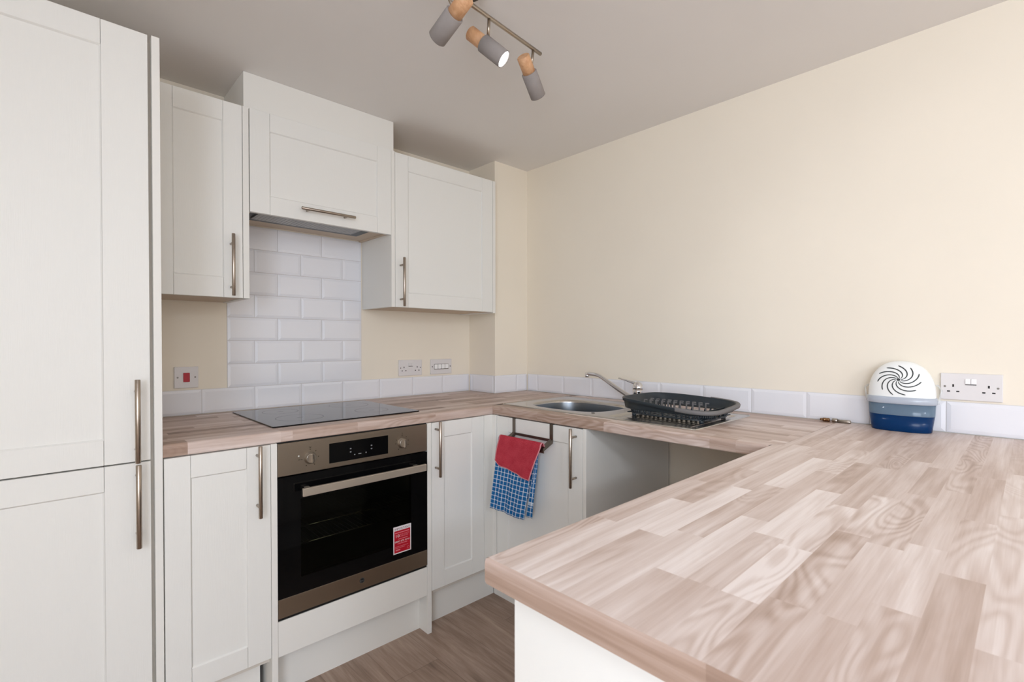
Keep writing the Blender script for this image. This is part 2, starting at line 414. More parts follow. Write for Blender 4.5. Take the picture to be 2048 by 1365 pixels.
# ------------------------------------------------------------------ wall tiles (200 x 100 bevelled, real relief)
def tile(bm, o, ux, uy, nrm, w, h):
    """bevelled metro tile; o lower-left back corner, ux/uy unit axes, nrm outwards"""
    g = .0012; t0 = .0035; t1 = .0058; bv = .011
    o = Vector(o); P = lambda a, c, d: o + ux * a + uy * c + nrm * d
    bw = min(bv, w * .3)
    r = [[P(g, g, 0), P(w - g, g, 0), P(w - g, h - g, 0), P(g, h - g, 0)],
         [P(g, g, t0), P(w - g, g, t0), P(w - g, h - g, t0), P(g, h - g, t0)],
         [P(g + bw, g + bv, t1), P(w - g - bw, g + bv, t1), P(w - g - bw, h - g - bv, t1), P(g + bw, h - g - bv, t1)]]
    R = loft(bm, r, 0, smooth=False); bm.faces.new(R[-1])
def tile_run(bm, o, ux, nrm, breaks, z0, z1):
    uz = Vector((0, 0, 1)); o = Vector(o)
    for a, c in zip(breaks[:-1], breaks[1:]):
        if c - a > .004: tile(bm, o + ux * a + uz * z0, ux, uz, nrm, c - a, z1 - z0)
    a, c = breaks[0], breaks[-1]
    p = [o + ux * a + uz * z0 + nrm * .0022, o + ux * c + uz * z0 + nrm * .0022, o + ux * c + uz * z1 + nrm * .0022, o + ux * a + uz * z1 + nrm * .0022]
    quad(bm, p, 1)
    q = [v + nrm * -.0022 for v in p]
    quad(bm, [p[3], p[2], q[2], q[3]], 1); quad(bm, [p[0], p[3], q[3], q[0]], 1); quad(bm, [p[1], p[2], q[2], q[1]], 1)
X1 = Vector((1, 0, 0)); NY = Vector((0, -1, 0)); NX = Vector((-1, 0, 0)); YM = Vector((0, -1, 0))
ZT = 1.0151
b = B()
tile_run(b, (0, YW, 0), X1, NY, [-.3190, -.2973, -.0963, .1055, .3062, .5072, .7079, .9083, 1.1093, PX - .0065], H + .001, ZT)
ys = [.0065, .2294 + .0065]
tile_run(b, (PX, YW, 0), YM, NX, [.0065, .035, .2294 + .0005], H + .001, ZT)
tile_run(b, (PX - .0065, PY, 0), X1, NY, [0, .1745, XW - PX], H + .001, ZT)
tile_run(b, (XW, PY, 0), YM, NX, [.0065, .0914, .2934, .4954, .6974, .8994, 1.1114, 1.3174, 1.5224, 1.7224, 1.9264, 2.1254, 2.3254], H + .001, ZT)
single('tiled_upstand', b, ['tile', 'grout'], 'single low row of white tiles behind the worktop edge, running under the sockets', 'wall tiles', base=(0, 0, H))
b = B()
z = ZT
rows = 7
for k in range(rows):
    z1 = ZT + (k + 1) * .1005
    br = [-.002, .2027, .4045, .607] if k % 2 == 0 else [-.002, .1055, .3062, .5072, .607]
    tile_run(b, (0, YW, 0), X1, NY, br, z, z1); z = z1
single('tiled_splashback', b, ['tile', 'grout'], 'tall panel of white brick-bond metro tiles on the wall behind the hob', 'wall tiles', base=(.3, 0, ZT))

# ------------------------------------------------------------------ oak worktop, built stave by stave
def worktop(name, parent, L0, L1, rows, to_world, ustart=None, uend=None, hole=None, seed=1, tones=None, ends=(False, False), base_tone=.62, lift=0.0):
    """rows: list of (v0, v1); first row carries the rounded nosing. to_world(u, v, z) -> xyz"""
    rnd = random.Random(seed); bm = bmesh.new(); uvl = bm.loops.layers.uv.new('UVMap'); cl = bm.loops.layers.float_color.new('stave')
    us = ustart or (lambda v: L0); ue = uend or (lambda v: L1)
    def prof(i, v0, v1):
        if i == 0:
            P = [(.010, -WT), (.004, -WT), (.0012, -WT + .0012), (0, -WT + .004), (0, -.009)]
            for k in range(1, 6):
                a = PI / 2 * k / 5; P.append((.009 - .009 * math.cos(a), -.009 + .009 * math.sin(a)))
            return P + [(v1, 0.0)]
        return [(v0, 0.0), (v1, 0.0)]
    W = rows[-1][1]; s = 0
    for i, (v0, v1) in enumerate(rows):
        P = prof(i, v0, v1)
        ex = (tones or {}).get(i)
        st = []
        if ex:
            st = [list(q) for q in ex]
        else:
            u = L0 - rnd.uniform(0, .3)
            while u < L1:
                ln = rnd.uniform(.17, .46); st.append([u, u + ln, rnd.choice([.38, .5, .58, .64, .7, .76, .84]) + rnd.uniform(-.04, .04) + base_tone - .62]); u += ln
        for a, c, tone in st:
            tone += lift
            a = max(a, L0); c = min(c, L1)
            if c - a < 1e-4: continue
            sd = (tone, rnd.random(), rnd.random(), 1)
            first = a <= L0 + 1e-6; last = c >= L1 - 1e-6
            ss = s
            for (pa, za), (pb, zb) in zip(P[:-1], P[1:]):
                cuts = [a, c]
                if hole and za == 0 and zb == 0 and v0 >= hole[2] - 1e-6 and v1 <= hole[3] + 1e-6:
                    cuts = sorted({a, c, min(max(hole[0], a), c), min(max(hole[1], a), c)})
                dl = math.hypot(pb - pa, zb - za)
                for ca, cb in zip(cuts[:-1], cuts[1:]):
                    if hole and len(cuts) and za == 0 and zb == 0 and v0 >= hole[2] - 1e-6 and v1 <= hole[3] + 1e-6 and ca >= hole[0] - 1e-6 and cb <= hole[1] + 1e-6: continue
                    A0 = us(pa) if (first and ca == a) else ca; A1 = us(pb) if (first and ca == a) else ca
                    C0 = ue(pa) if (last and cb == c) else cb; C1 = ue(pb) if (last and cb == c) else cb
                    pts = [(A0, pa, za), (C0, pa, za), (C1, pb, zb), (A1, pb, zb)]
                    f = bm.faces.new([bm.verts.new(to_world(*p)) for p in pts])
                    uvs = [(A0, ss), (C0, ss), (C1, ss + dl), (A1, ss + dl)]
                    for lp, q in zip(f.loops, uvs): lp[uvl].uv = q; lp[cl] = sd
                ss += dl
        s += .07
    # underside, back edge and ends
    def face(pts, uvs, tone):
        f = bm.faces.new([bm.verts.new(to_world(*p)) for p in pts]); sd = (tone, rnd.random(), .2, 1)
        for lp, q in zip(f.loops, uvs): lp[uvl].uv = q; lp[cl] = sd
    ZB = -WT
    if hole:
        ua, ub, va, vb = hole
        for (q0, q1, w0, w1) in ((L0, L1, .010, va), (L0, L1, vb, W), (L0, ua, va, vb), (ub, L1, va, vb)):
            face([(q0, w0, ZB), (q1, w0, ZB), (q1, w1, ZB), (q0, w1, ZB)], [(q0, w0), (q1, w0), (q1, w1), (q0, w1)], .3)
        for q in (ua, ub): face([(q, va, 0), (q, vb, 0), (q, vb, ZB), (q, va, ZB)], [(0, 0), (1, 0), (1, .1), (0, .1)], .3)
        for w in (va, vb): face([(ua, w, 0), (ub, w, 0), (ub, w, ZB), (ua, w, ZB)], [(0, 0), (1, 0), (1, .1), (0, .1)], .3)
    else:
        face([(L0, .010, ZB), (L1, .010, ZB), (L1, W, ZB), (L0, W, ZB)], [(L0, 0), (L1, 0), (L1, W), (L0, W)], .3)
    face([(L0, W, 0), (L1, W, 0), (L1, W, ZB), (L0, W, ZB)], [(L0, 0), (L1, 0), (L1, .04), (L0, .04)], .45)
    for e, q in zip(ends, (L0, L1)):
        if not e: continue
        # laminated end strip: staves running across the worktop depth
        cuts = [0.0]
        while cuts[-1] < W - .1: cuts.append(cuts[-1] + rnd.uniform(.18, .34))
        cuts[-1] = W
        if cuts[0] != 0: cuts[0] = 0
        for i in range(len(cuts) - 1):
            w0, w1 = cuts[i], cuts[i + 1]
            tone = (.34, .16, .30, .22)[i % 4]
            pts = [(q, w0, ZB), (q, w1, ZB), (q, w1, 0), (q, w0, 0)]
            if i == 0: pts = [(q, .004, ZB), (q, w1, ZB), (q, w1, 0), (q, .009, 0), (q, .0026, -.0026), (q, 0, -.009), (q, 0, ZB + .004)]
            face(pts, [(p[1], p[2] + .3) for p in pts], tone)
    return obj(name, bm, 'oak', parent)

WK = thing('worktop', (XF, YF, H), 'U-shaped oak-effect butcher block worktop with rounded front edges on the base units', 'worktop')
def rows_for(W, first=.052, w=.0427):
    r = [(0, first)]; v = first
    while v < W - .01: r.append((v, min(v + w, W))); v += w
    r[-1] = (r[-1][0], W)
    return r
worktop('worktop_section', WK, -.3190, XT - .0005, rows_for(.635), lambda u, v, z: (u, YF + v, H + z), seed=11,
        tones={0: [(-.4, -.258, .34), (-.258, .004, .66), (.004, .042, .6), (.042, .275, .50), (.275, .62, .60), (.62, .97, .5), (.97, 1.6, .52)]}, base_tone=.50)
hr = rows_for(XT - XF - .0005)
ha = [r for r in hr if r[0] > .085 and r[1] < .53]
worktop('worktop_section', WK, .6358 - .0, 1.8565, hr, lambda u, v, z: (XF + v, -u, H + z), seed=5,
        ustart=lambda v: .6358 - min(v, .025) + .0004, uend=lambda v: 1.8288 + min(v, .049) * .565, hole=(.675, 1.535, ha[0][0], ha[-1][1]),
        tones={0: [(.5, .92, .46), (.92, 1.26, .40), (1.26, 1.66, .68), (1.66, 1.74, .52), (1.74, 2.0, .62)]}, base_tone=.60)
# peninsula: u = x, v measured from the far edge towards the camera
prow = [(0, .0282), (.02825, .0505)]; v = .0505
edges = [.0505, .0905, .1480 - .0, .1905, .2340, .2775, .3205, .3600, .4035, .4465, .4890, .5320, .5745, .6175, PFAR - PNEAR]
edges = [.0505 + .0431 * i for i in range(14)] + [PFAR - PNEAR]
prow += list(zip(edges[:-1], edges[1:]))
T = {0: [(-.2, .12, .66), (.12, .45, .60), (.45, 1.7, .58)],
     1: [(-.2, .12, .66), (.12, .45, .60), (.45, .98, .58), (.98, 1.7, .66)],
     2: [(-.2, .30, .80), (.30, .62, .60), (.62, 1.0, .70), (1.0, 1.7, .60)],
     3: [(-.2, .12, .72), (.12, .46, .92), (.46, .9, .66), (.9, 1.7, .60)],
     4: [(-.2, .16, .76), (.16, .52, .62), (.52, .86, .78), (.86, 1.2, .55), (1.2, 1.7, .5)],
     5: [(-.2, .02, .70), (.02, .30, .80), (.30, .72, .64), (.72, 1.05, .74), (1.05, 1.7, .55)],
     6: [(-.2, .0225, .62), (.0225, .24, .62), (.24, .56, .86), (.56, .88, .56), (.88, 1.7, .62)],
     7: [(-.2, .0225, .70), (.0225, .22, .94), (.22, .48, .86), (.48, .86, .58), (.86, 1.7, .60)],
     8: [(-.2, .05, .62), (.05, .34, .60), (.34, .60, .74), (.60, 1.0, .60), (1.0, 1.7, .46)],
     9: [(-.2, .052, .50), (.052, .32, .76), (.32, .66, .62), (.66, .95, .52), (.95, 1.7, .66)],
     10: [(-.2, .12, .62), (.12, .36, .72), (.36, .74, .58), (.74, 1.1, .64), (1.1, 1.7, .55)],
     11: [(-.2, .27, .46), (.27, .55, .66), (.55, .92, .60), (.92, 1.7, .58)],
     12: [(-.2, .09, .60), (.09, .62, .80), (.62, 1.0, .72), (1.0, 1.7, .60)],
     13: [(-.2, .14, .44), (.14, .5, .50), (.5, .95, .46), (.95, 1.7, .5)]}
worktop('worktop_section', WK, PL, XT - .0005, prow, lambda u, v, z: (u, PFAR - v, H + z), seed=23, tones=T, ends=(True, False), lift=.10,
        uend=lambda v: XF + max(0, (v)) * 1.74 if v <= .02822 else XT - .0005)

# ------------------------------------------------------------------ shaker doors, handles, cabinets
def door_bm(w, h, sl, sr, rt, rb, t=.019, mtx=Matrix(), rec=.0055):
    """front face at y=0 looking -Y, panel inset between stiles/rails; hairline joints between them"""
    bm = B(); g = .0004; bv = .0007
    box(bm, 0, sl - g, 0, t, 0, h, bv, mtx=mtx); box(bm, w - sr + g, w, 0, t, 0, h, bv, mtx=mtx)
    box(bm, sl + g, w - sr - g, 0, t, h - rt, h, bv, mtx=mtx); box(bm, sl + g, w - sr - g, 0, t, 0, rb, bv, mtx=mtx)
    box(bm, sl - .004, w - sr + .004, rec, t - .001, rb - .004, h - rt + .004, 0, mtx=mtx)
    # soft moulded fillet where the panel meets the frame
    f = .0035; x0, x1, z0, z1 = sl, w - sr, rb, h - rt
    P = lambda x, y, z: mtx @ Vector((x, y, z))
    o = [(x0, z0), (x1, z0), (x1, z1), (x0, z1)]; i = [(x0 + f, z0 + f), (x1 - f, z0 + f), (x1 - f, z1 - f), (x0 + f, z1 - f)]
    loft(bm, [[P(x, .0008, z) for x, z in o], [P(x, rec - .0002, z) for x, z in i]], smooth=False)
    return bm
def handle_bm(mtx, x, z, length=.229, vertical=True, off=.035, r=.006):
    bm = B(); hl = length / 2
    if vertical: a, c = (x, -off, z - hl), (x, -off, z + hl)
    else: a, c = (x - hl, -off, z), (x + hl, -off, z)
    d = Vector(c) - Vector(a); n = d.normalized()
    pts = [(0, r - .0012), (.0012, r), (length - .0012, r), (length, r - .0012)]
    lathe(bm, a, d, pts, 20)
    for s in (-.0805, .0805):
        q = (x, 0, z + s) if vertical else (x + s, 0, z)
        cyl(bm, q, (q[0], -off, q[2]), .0045, seg=14)
    for v in bm.verts: v.co = mtx @ v.co
    return bm
def add_door(parent, x, y, z, w, h, sl, sr, rt, rb, rot=0.0, hx=None, hz=None, vertical=True, off=.035, name='door', r=.006, hlen=.229):
    mtx = Matrix.Translation((x, y, z)) @ Matrix.Rotation(rot, 4, 'Z')
    d = obj(name, door_bm(w, h, sl, sr, rt, rb, mtx=mtx), 'door', parent)
    if hx is not None: obj('handle', handle_bm(mtx, hx, hz, hlen, vertical, off, r), 'handle', d)
    return d
def carcass(bm, x0, x1, y0, y1, z0, z1, t=.016, front=None, under=1):
    """open-fronted box (front at y0)"""
    box(bm, x0, x0 + t, y0, y1, z0, z1); box(bm, x1 - t, x1, y0, y1, z0, z1)
    box(bm, x0 + t, x1 - t, y0, y1, z1 - t, z1); box(bm, x0 + t, x1 - t, y0, y1, z0, z0 + t)
    box(bm, x0 + t, x1 - t, y1 - t, y1, z0 + t, z1 - t)
BH = H - WT  # top of base units
# tall fridge-freezer housing
t = thing('tall_cabinet', (-.64, -.3, 0), 'tall ivory shaker larder cabinet with two stacked doors at the left end', 'cabinet')
b = B(); carcass(b, -.947, -.337, -.615, -.005, .12, 2.062); obj('carcass', b, 'carc', t)
b = B(); box(b, -.3385, -.3195, -.640, -.003, 0, 2.073, .0006); obj('end_panel', b, 'board', t)
b = B(); box(b, -.947, -.339, -.575, -.558, 0, .148); obj('plinth', b, 'board', t)
add_door(t, -.945, -.640, .8775, .5975, 2.0705 - .8775, .10, .1015, .067, .0675, hx=.945 - .3795, hz=.9925 - .8775, off=.035, r=.0066)
add_door(t, -.945, -.640, .150, .5975, .8735 - .150, .10, .1015, .0670, .069, hx=.945 - .3785, hz=.7590 - .150, off=.035, r=.0066)
# base unit left of oven
t = thing('base_cabinet', (-.17, -.3, 0), 'narrow ivory shaker base cabinet between the tall cabinet and the oven', 'cabinet')
b = B(); carcass(b, -.3185, -.0295, -.618, -.03, .15, BH - .001); obj('carcass', b, 'carc', t)
add_door(t, -.3165, YD, .1715, .2865, .8725 - .1715, .0645, .0705, .0655, .0665, hx=.3165 - .0705, hz=.765 - .1715)
b = B(); box(b, -.3185, -.0475, -.5774, -.56, 0, .149); obj('plinth', b, 'board', t)
# oven housing
t = thing('oven_housing', (.28, -.3, 0), 'ivory oven housing with two full-height side panels and a plain strip below the oven', 'cabinet')
b = B(); box(b, -.0285, -.0095, YD, -.03, 0, BH - .001, .0006); obj('end_panel', b, 'board', t)
b = B(); box(b, .5765, .5960, YD, -.03, 0, BH - .001, .0006); obj('end_panel', b, 'board', t)
b = B(); box(b, -.0085, .5755, YD + .003, YD + .022, .1610, .2790, .0007); obj('filler_panel', b, 'board', t)
b = B(); box(b, -.0085, .5760, -.5774, -.56, 0, .158); obj('plinth', b, 'board', t)
b = B(); box(b, -.0085, .5755, -.60, -.03, .262, .2795); box(b, -.0085, .5755, -.048, -.03, .2795, BH - .002); obj('shelf', b, 'carc', t)
# base unit right of the oven, with the corner post
t = thing('base_cabinet', (.74, -.3, 0), 'ivory shaker base cabinet between the oven and the inner corner', 'cabinet')
b = B(); carcass(b, .5970, .9300, -.618, -.03, .15, BH - .001); obj('carcass', b, 'carc', t)
add_door(t, .5985, YD, .1735, .2815, .8725 - .1735, .0625, .0690, .0640, .0680, hx=.6166 - .5985, hz=.765 - .1735)
b = B(); box(b, .8822, .9357, YD, -.62, .1735, BH - .001, .0008); box(b, .9300, .9540, -.6640, -.6400, .1735, BH - .001, .0008)
obj('corner_post', b, 'board', t)
b = B(); box(b, .5965, .9955, -.5720, -.555, 0, .149); obj('plinth', b, 'board', t)
# sink unit on the right-hand run (front faces -X)
t = thing('sink_cabinet', (1.2, -.92, 0), 'ivory shaker sink cabinet with a towel hanger over its door', 'cabinet')
R90 = -PI / 2
b = B()
box(b, .958, .966, -1.160, -.668, .15, BH - .03)
box(b, .958, 1.545, -.684, -.668, .15, BH - .002); box(b, .958, 1.545, -1.162, -1.146, .15, BH - .002); box(b, .966, 1.545, -1.146, -.684, .15, .166)
obj('carcass', b, 'carc', t)
add_door(t, XF, -.6665, .1735, .4950, .8715 - .1735, .0740, .0715, .0650, .0680, rot=R90, hx=1.1300 - .6665, hz=.7595 - .1735)
b = B(); box(b, XF, 1.556, -1.1790, -1.1635, 0, BH - .001, .0006); obj('end_panel', b, 'board', t)
b = B(); box(b, .9955, 1.012, -1.162, -.575, 0, .149); obj('plinth', b, 'board', t)
# peninsula units
t = thing('peninsula_cabinet', (.7, -2.15, 0), 'ivory peninsula base cabinet with a plain white end panel in the foreground', 'cabinet')
b = B(); box(b, -.0980, -.0800, -2.446, -1.866, 0, BH - .001, .0006); obj('end_panel', b, 'board', t)
b = B(); box(b, -.0795, 1.560, -2.446, -2.428, 0, BH - .001, .0006); obj('back_panel', b, 'board', t)
b = B(); carcass(b, -.0790, .9200, -1.890, -2.425, .15, BH - .001); obj('carcass', b, 'carc', t)
for k in range(2):
    mtx = Matrix.Translation((.9200 - k * .4990, -1.8665, .1735)) @ Matrix.Rotation(PI, 4, 'Z')
    d = obj('door', door_bm(.4970, .698, .07, .07, .066, .067, mtx=mtx), 'door', t)
    obj('handle', handle_bm(mtx, .035 if k else .462, .585), 'handle', d)
b = B(); box(b, -.0790, .9200, -1.935, -1.920, 0, .149); obj('plinth', b, 'board', t)

# wall units
t = thing('wall_cabinet', (-.15, -.14, 1.376), 'narrow ivory shaker wall cabinet beside the tall cabinet', 'wall cabinet')
b = B(); carcass(b, -.3165, -.0185, -.2725, YW - .002, 1.3775, 2.1010); obj('carcass', b, 'under', t)
b = B(); box(b, -.0155, .0055, -.293, YW - .002, 1.3755, 2.1030, .0006); obj('end_panel', b, 'board', t)
add_door(t, -.3165, -.293, 1.3762, .2990, 2.1018 - 1.3762, .0800, .0640, .0725, .0735, hx=.3165 - .0570, hz=1.4950 - 1.3762)
t = thing('extractor_cabinet', (.31, -.14, 1.709), 'ivory lift-up cabinet over the cooker hood with a horizontal bar handle', 'wall cabinet')
b = B(); box(b, .0065, .0220, -.272, YW - .002, 1.715, 2.1010); box(b, .5955, .6110, -.272, YW - .002, 1.715, 2.1010)
box(b, .0220, .5955, -.272, YW - .002, 2.0850, 2.1010); box(b, .0220, .5955, -.010, YW - .002, 1.735, 2.085)
obj('carcass', b, 'under', t)
add_door(t, .0090, -.293, 1.7090, .6020, 2.1040 - 1.7090, .0720, .0705, .0700, .0710, hx=.3040 - .0090, hz=1.7497 - 1.7090, vertical=False)
t = thing('wall_cabinet', (.93, -.14, 1.376), 'wide ivory shaker wall cabinet beside the boxed-in pier', 'wall cabinet')
b = B(); carcass(b, .6305, 1.2390, -.2725, YW - .002, 1.3760, 2.0995); obj('carcass', b, 'under', t)
b = B(); box(b, .6120, .6300, -.293, YW - .002, 1.3745, 2.1030, .0006); obj('end_panel', b, 'board', t)
b = B(); box(b, 1.2395, 1.2580, -.293, YW - .002, 1.3690, 2.1000, .0006); obj('end_panel', b, 'board', t)
add_door(t, .6320, -.293, 1.3745, .6050, 2.1000 - 1.3745, .0700, .0750, .0735, .0690, hx=.6590 - .6320, hz=1.4915 - 1.3745)
b = B(); box(b, -.0070, .6350, -.2738, YW - .001, 2.1045, CEIL - .0005, .0008)
single('duct_boxing', b, 'board', 'plain ivory boxing panel between the hood cabinet and the ceiling', 'boxing', base=(.31, -.13, 2.1045))
# cooker hood inside the extractor cabinet
t = thing('cooker_hood', (.31, -.15, 1.72), 'slim built-in cooker hood with grey filter under the lift-up cabinet', 'cooker hood')
b = B(); box(b, .0230, .5300, -.266, -.105, 1.7180, 1.80, .002); obj('hood_body', b, 'hoodblack', t)
b = B(); box(b, .0480, .4770, -.262, -.156, 1.7115, 1.7185, .001)
for k in range(30):
    x = .056 + k * .0142; box(b, x, x + .0018, -.258, -.162, 1.7108, 1.7118)
obj('filter', b, 'grille', t)
b = B(); box(b, .5305, .5950, -.266, -.012, 1.7200, 1.7360); box(b, .0230, .5300, -.104, -.012, 1.7200, 1.7330)
obj('mounting_board', b, 'under', t)

# ------------------------------------------------------------------ hob
t = thing('induction_hob', (.295, -.31, H), 'black glass four-zone hob set into the worktop above the oven', 'hob')
b = B()
x0, x1, y0, y1 = .0015, .5905, -.5630, -.0520
def rrect(x0, x1, y0, y1, z, r, n=6):
    P = []
    for cx, cy, a0 in ((x1 - r, y1 - r, 0), (x0 + r, y1 - r, PI / 2), (x0 + r, y0 + r, PI), (x1 - r, y0 + r, 1.5 * PI)):
        for k in range(n + 1):
            a = a0 + PI / 2 * k / n; P.append((cx + r * math.cos(a), cy + r * math.sin(a), z))
    return P
R = loft(b, [rrect(x0 + .001, x1 - .001, y0 + .001, y1 - .001, H + .0003, .006), rrect(x0, x1, y0, y1, H + .0012, .007), rrect(x0, x1, y0, y1, H + .0040, .007), rrect(x0 + .0012, x1 - .0012, y0 + .0012, y1 - .0012, H + .0050, .007)], smooth=False)
b.faces.new(R[-1]); b.faces.new(R[0][::-1])
g = obj('glass', b, 'hob', t)
b = B()
def ring(bm, cx, cy, z, r, w, n=64, a0=0, a1=2 * PI, mi=0):
    for k in range(n):
        p = a0 + (a1 - a0) * k / n; q = a0 + (a1 - a0) * (k + 1) / n
        quad(bm, [(cx + r * math.cos(p), cy + r * math.sin(p), z), (cx + r * math.cos(q), cy + r * math.sin(q), z), (cx + (r + w) * math.cos(q), cy + (r + w) * math.sin(q), z), (cx + (r + w) * math.cos(p), cy + (r + w) * math.sin(p), z)], mi)
for cx, cy, r in ((.45, -.185, .085), (.15, -.185, .068), (.15, -.405, .085), (.45, -.405, .068)):
    b = B(); ring(b, cx, cy, H + .00515, r, .0012); obj('zone_ring', b, 'hobmark', g, flip=False)
    b = B(); quad(b, [(cx - .012, cy - .0012, H + .00515), (cx + .012, cy - .0012, H + .00515), (cx + .012, cy + .0012, H + .00515), (cx - .012, cy + .0012, H + .00515)])
    obj('zone_dash', b, 'hobmark', g, flip=False)
for k in range(7):
    x = .20 + k * .03; b = B(); quad(b, [(x, -.545, H + .00515), (x + .008, -.545, H + .00515), (x + .008, -.542, H + .00515), (x, -.542, H + .00515)])
    obj('touch_control', b, 'hobmark', g, flip=False)

# ------------------------------------------------------------------ oven
t = thing('electric_oven', (.283, -.32, .2805), 'built-in electric oven with steel fascia and black glass door below the hob', 'oven')
OX0, OX1 = -.0082, .5745
b = B(); f = -.6225
box(b, OX0 + .01, OX0 + .03, f, -.07, .285, .868); box(b, OX1 - .03, OX1 - .01, f, -.07, .285, .868)
box(b, OX0 + .03, OX1 - .03, f, -.07, .745, .868); box(b, OX0 + .03, OX1 - .03, f, -.07, .285, .385)
box(b, OX0 + .03, OX1 - .03, -.10, -.07, .385, .745); obj('cavity', b, 'enamel', t)
for zz in (.500, .560):
    b = B()
    for y in (-.585, -.12): cyl(b, (OX0 + .035, y, zz), (OX1 - .035, y, zz), .0022, seg=8)
    for k in range(26):
        x = OX0 + .05 + k * .0188; cyl(b, (x, -.585, zz), (x, -.12, zz), .0012, seg=6)
    obj('wire_rack', b, 'chrome', t)
cp = obj('control_panel', box(B(), OX0, OX1, YD, f - .0005, .7615, .8712, .0012), 'ovensteel', t)
b = B(); box(b, .1650, .3965, YD - .0006, YD + .002, .7782, .8488, .0003)
for (x, z, w, h) in ((.2445, .8200, .006, .0045), (.2445, .8080, .006, .0045), (.3270, .8200, .006, .0045), (.3270, .8080, .006, .0045), (.2600, .7960, .005, .0035), (.2800, .7965, .012, .0035), (.3050, .7970, .005, .0045)):
    quad(b, [(x - w / 2, YD - .0008, z - h / 2), (x + w / 2, YD - .0008, z - h / 2), (x + w / 2, YD - .0008, z + h / 2), (x - w / 2, YD - .0008, z + h / 2)], 1)
obj('display', b, ['blackglass', 'disp'], cp)
for kx in (.0985, .4585):
    b = B(); zc = .8105
    lathe(b, (kx, YD, zc), (0, -1, 0), [(0, .0205), (.002, .0205), (.003, .0180), (.012, .0172), (.0135, .0160)], 36)
    box(b, kx - .0042, kx + .0042, YD - .027, YD - .012, zc - .0155, zc + .0155, .002)
    box(b, kx - .0006, kx + .0006, YD - .0275, YD - .026, zc, zc + .015, 0, 1)
    obj('knob', b, ['steel', 'black'], cp)
def glyph(x, z, w, h):
    b = B(); quad(b, [(x - w / 2, YD - .0004, z - h / 2), (x + w / 2, YD - .0004, z - h / 2), (x + w / 2, YD - .0004, z + h / 2), (x - w / 2, YD - .0004, z + h / 2)])
    obj('dial_mark', b, 'mark', cp, flip=False)
for kx in (.0985, .4585):
    for a in (90, 50, 15, -20, -55, -125, 180, 150) if kx > .3 else (90, 48, 0, -60, -118, 185):
        glyph(kx + .0285 * math.cos(math.radians(a)), .8105 + .0285 * math.sin(math.radians(a)), .0034, .0034)
glyph(.0985, .8480, .009, .0012); glyph(.0985, .8450, .005, .003); glyph(.4585, .8470, .0016, .007); glyph(.0620, .8085, .008, .0018)
b = B(); lathe(b, (.0600, YD, .8215), (0, -1, 0), [(0, .0028), (.0006, .0026), (.001, .001)], 14); obj('indicator_light', b, 'offlens', cp)
# door
b = B()
wx0, wx1, wz0, wz1 = .0660, .4990, .4080, .6760
box(b, OX0, wx0, YD, f - .0005, .3530, .7575, 0); box(b, wx1, OX1, YD, f - .0005, .3530, .7575, 0)
box(b, wx0, wx1, YD, f - .0005, wz1, .7575, 0); box(b, wx0, wx1, YD, f - .0005, .3530, wz0, 0)
dr = obj('oven_door', b, 'blackglass', t)
obj('window_glass', box(B(), wx0, wx1, YD, YD + .004, wz0, wz1), 'ovenpane', dr)
obj('lower_trim', box(B(), OX0, OX1, YD - .0004, f - .0005, .2895, .3528, .0008), 'ovensteel', dr, 'brushed steel strip along the bottom of the door')
b = B(); box(b, .0575, .5430, YD - .046, YD - .034, .6928, .7200, .0015)
for x in (.085, .515): box(b, x - .008, x + .008, YD - .035, YD - .0002, .6985, .7145, .001)
obj('handle', b, 'ovenhandle', dr)
b = B(); lathe(b, (.2870, YD - .0004, .3215), (0, -1, 0), [(0, .0098), (.0006, .0096)], 32)
ring_pts = 40
for k in range(ring_pts):
    p = 2 * PI * k / ring_pts; q = 2 * PI * (k + 1) / ring_pts
    P = lambda r, a: (.2870 + r * math.cos(a), YD - .0012, .3215 + r * math.sin(a))
    quad(b, [P(.0083, p), P(.0083, q), P(.0089, q), P(.0089, p)], 1)
text(b, 'Hoover', .0058, Matrix.Translation((.2870, YD - .0013, .3200)) @ Matrix.Rotation(PI / 2, 4, 'X'), 1, align='CENTER', fit=.0150)
obj('emblem', b, ['black', 'disp'], dr, 'dark round maker emblem on the lower trim')
obj('vent_strip', box(B(), OX0, OX1, YD + .006, f - .0005, .2796, .2890), 'black', t)
obj('top_seal', box(B(), OX0, OX1, YD + .006, f - .0005, .8716, .8750), 'black', t)
# guarantee sticker
b = B(); sx0, sx1, sz0, sz1 = .4178, .4975, .3768, .4838; yq = YD - .0002
box(b, sx0, sx1, yq - .0003, yq, sz0, sz1, 0, 0)
def sq(x0, x1, z0, z1, mi, d=.0006): quad(b, [(x0, yq - d, z0), (x1, yq - d, z0), (x1, yq - d, z1), (x0, yq - d, z1)], mi)
sq(sx0 + .0042, sx1 - .0042, sz0 + .0042, sz1 - .0165, 1, .0005)
TM = lambda x, z: Matrix.Translation((x, yq - .0008, z)) @ Matrix.Rotation(PI / 2, 4, 'X')
cx = (sx0 + sx1) / 2
text(b, 'IMPORTANT', .0115, TM(cx, sz1 - .0135), 2, align='CENTER', fit=.068)
text(b, '10', .0165, TM(sx0 + .0075, sz0 + .0640), 0, fit=.0150)
text(b, 'YEAR PARTS', .0075, TM(sx0 + .0255, sz0 + .0705), 3, fit=.0440)
text(b, 'GUARANTEE', .0075, TM(sx0 + .0255, sz0 + .0635), 3, fit=.0400)
text(b, '0800 475 0741', .0098, TM(cx, sz0 + .0440), 0, align='CENTER', fit=.0650)
sq(sx0 + .008, sx1 - .010, sz0 + .0805, sz0 + .0835, 3)
sq(sx0 + .022, sx1 - .016, sz0 + .0555, sz0 + .0578, 3); sq(sx0 + .018, sx1 - .018, sz0 + .0375, sz0 + .0400, 3)
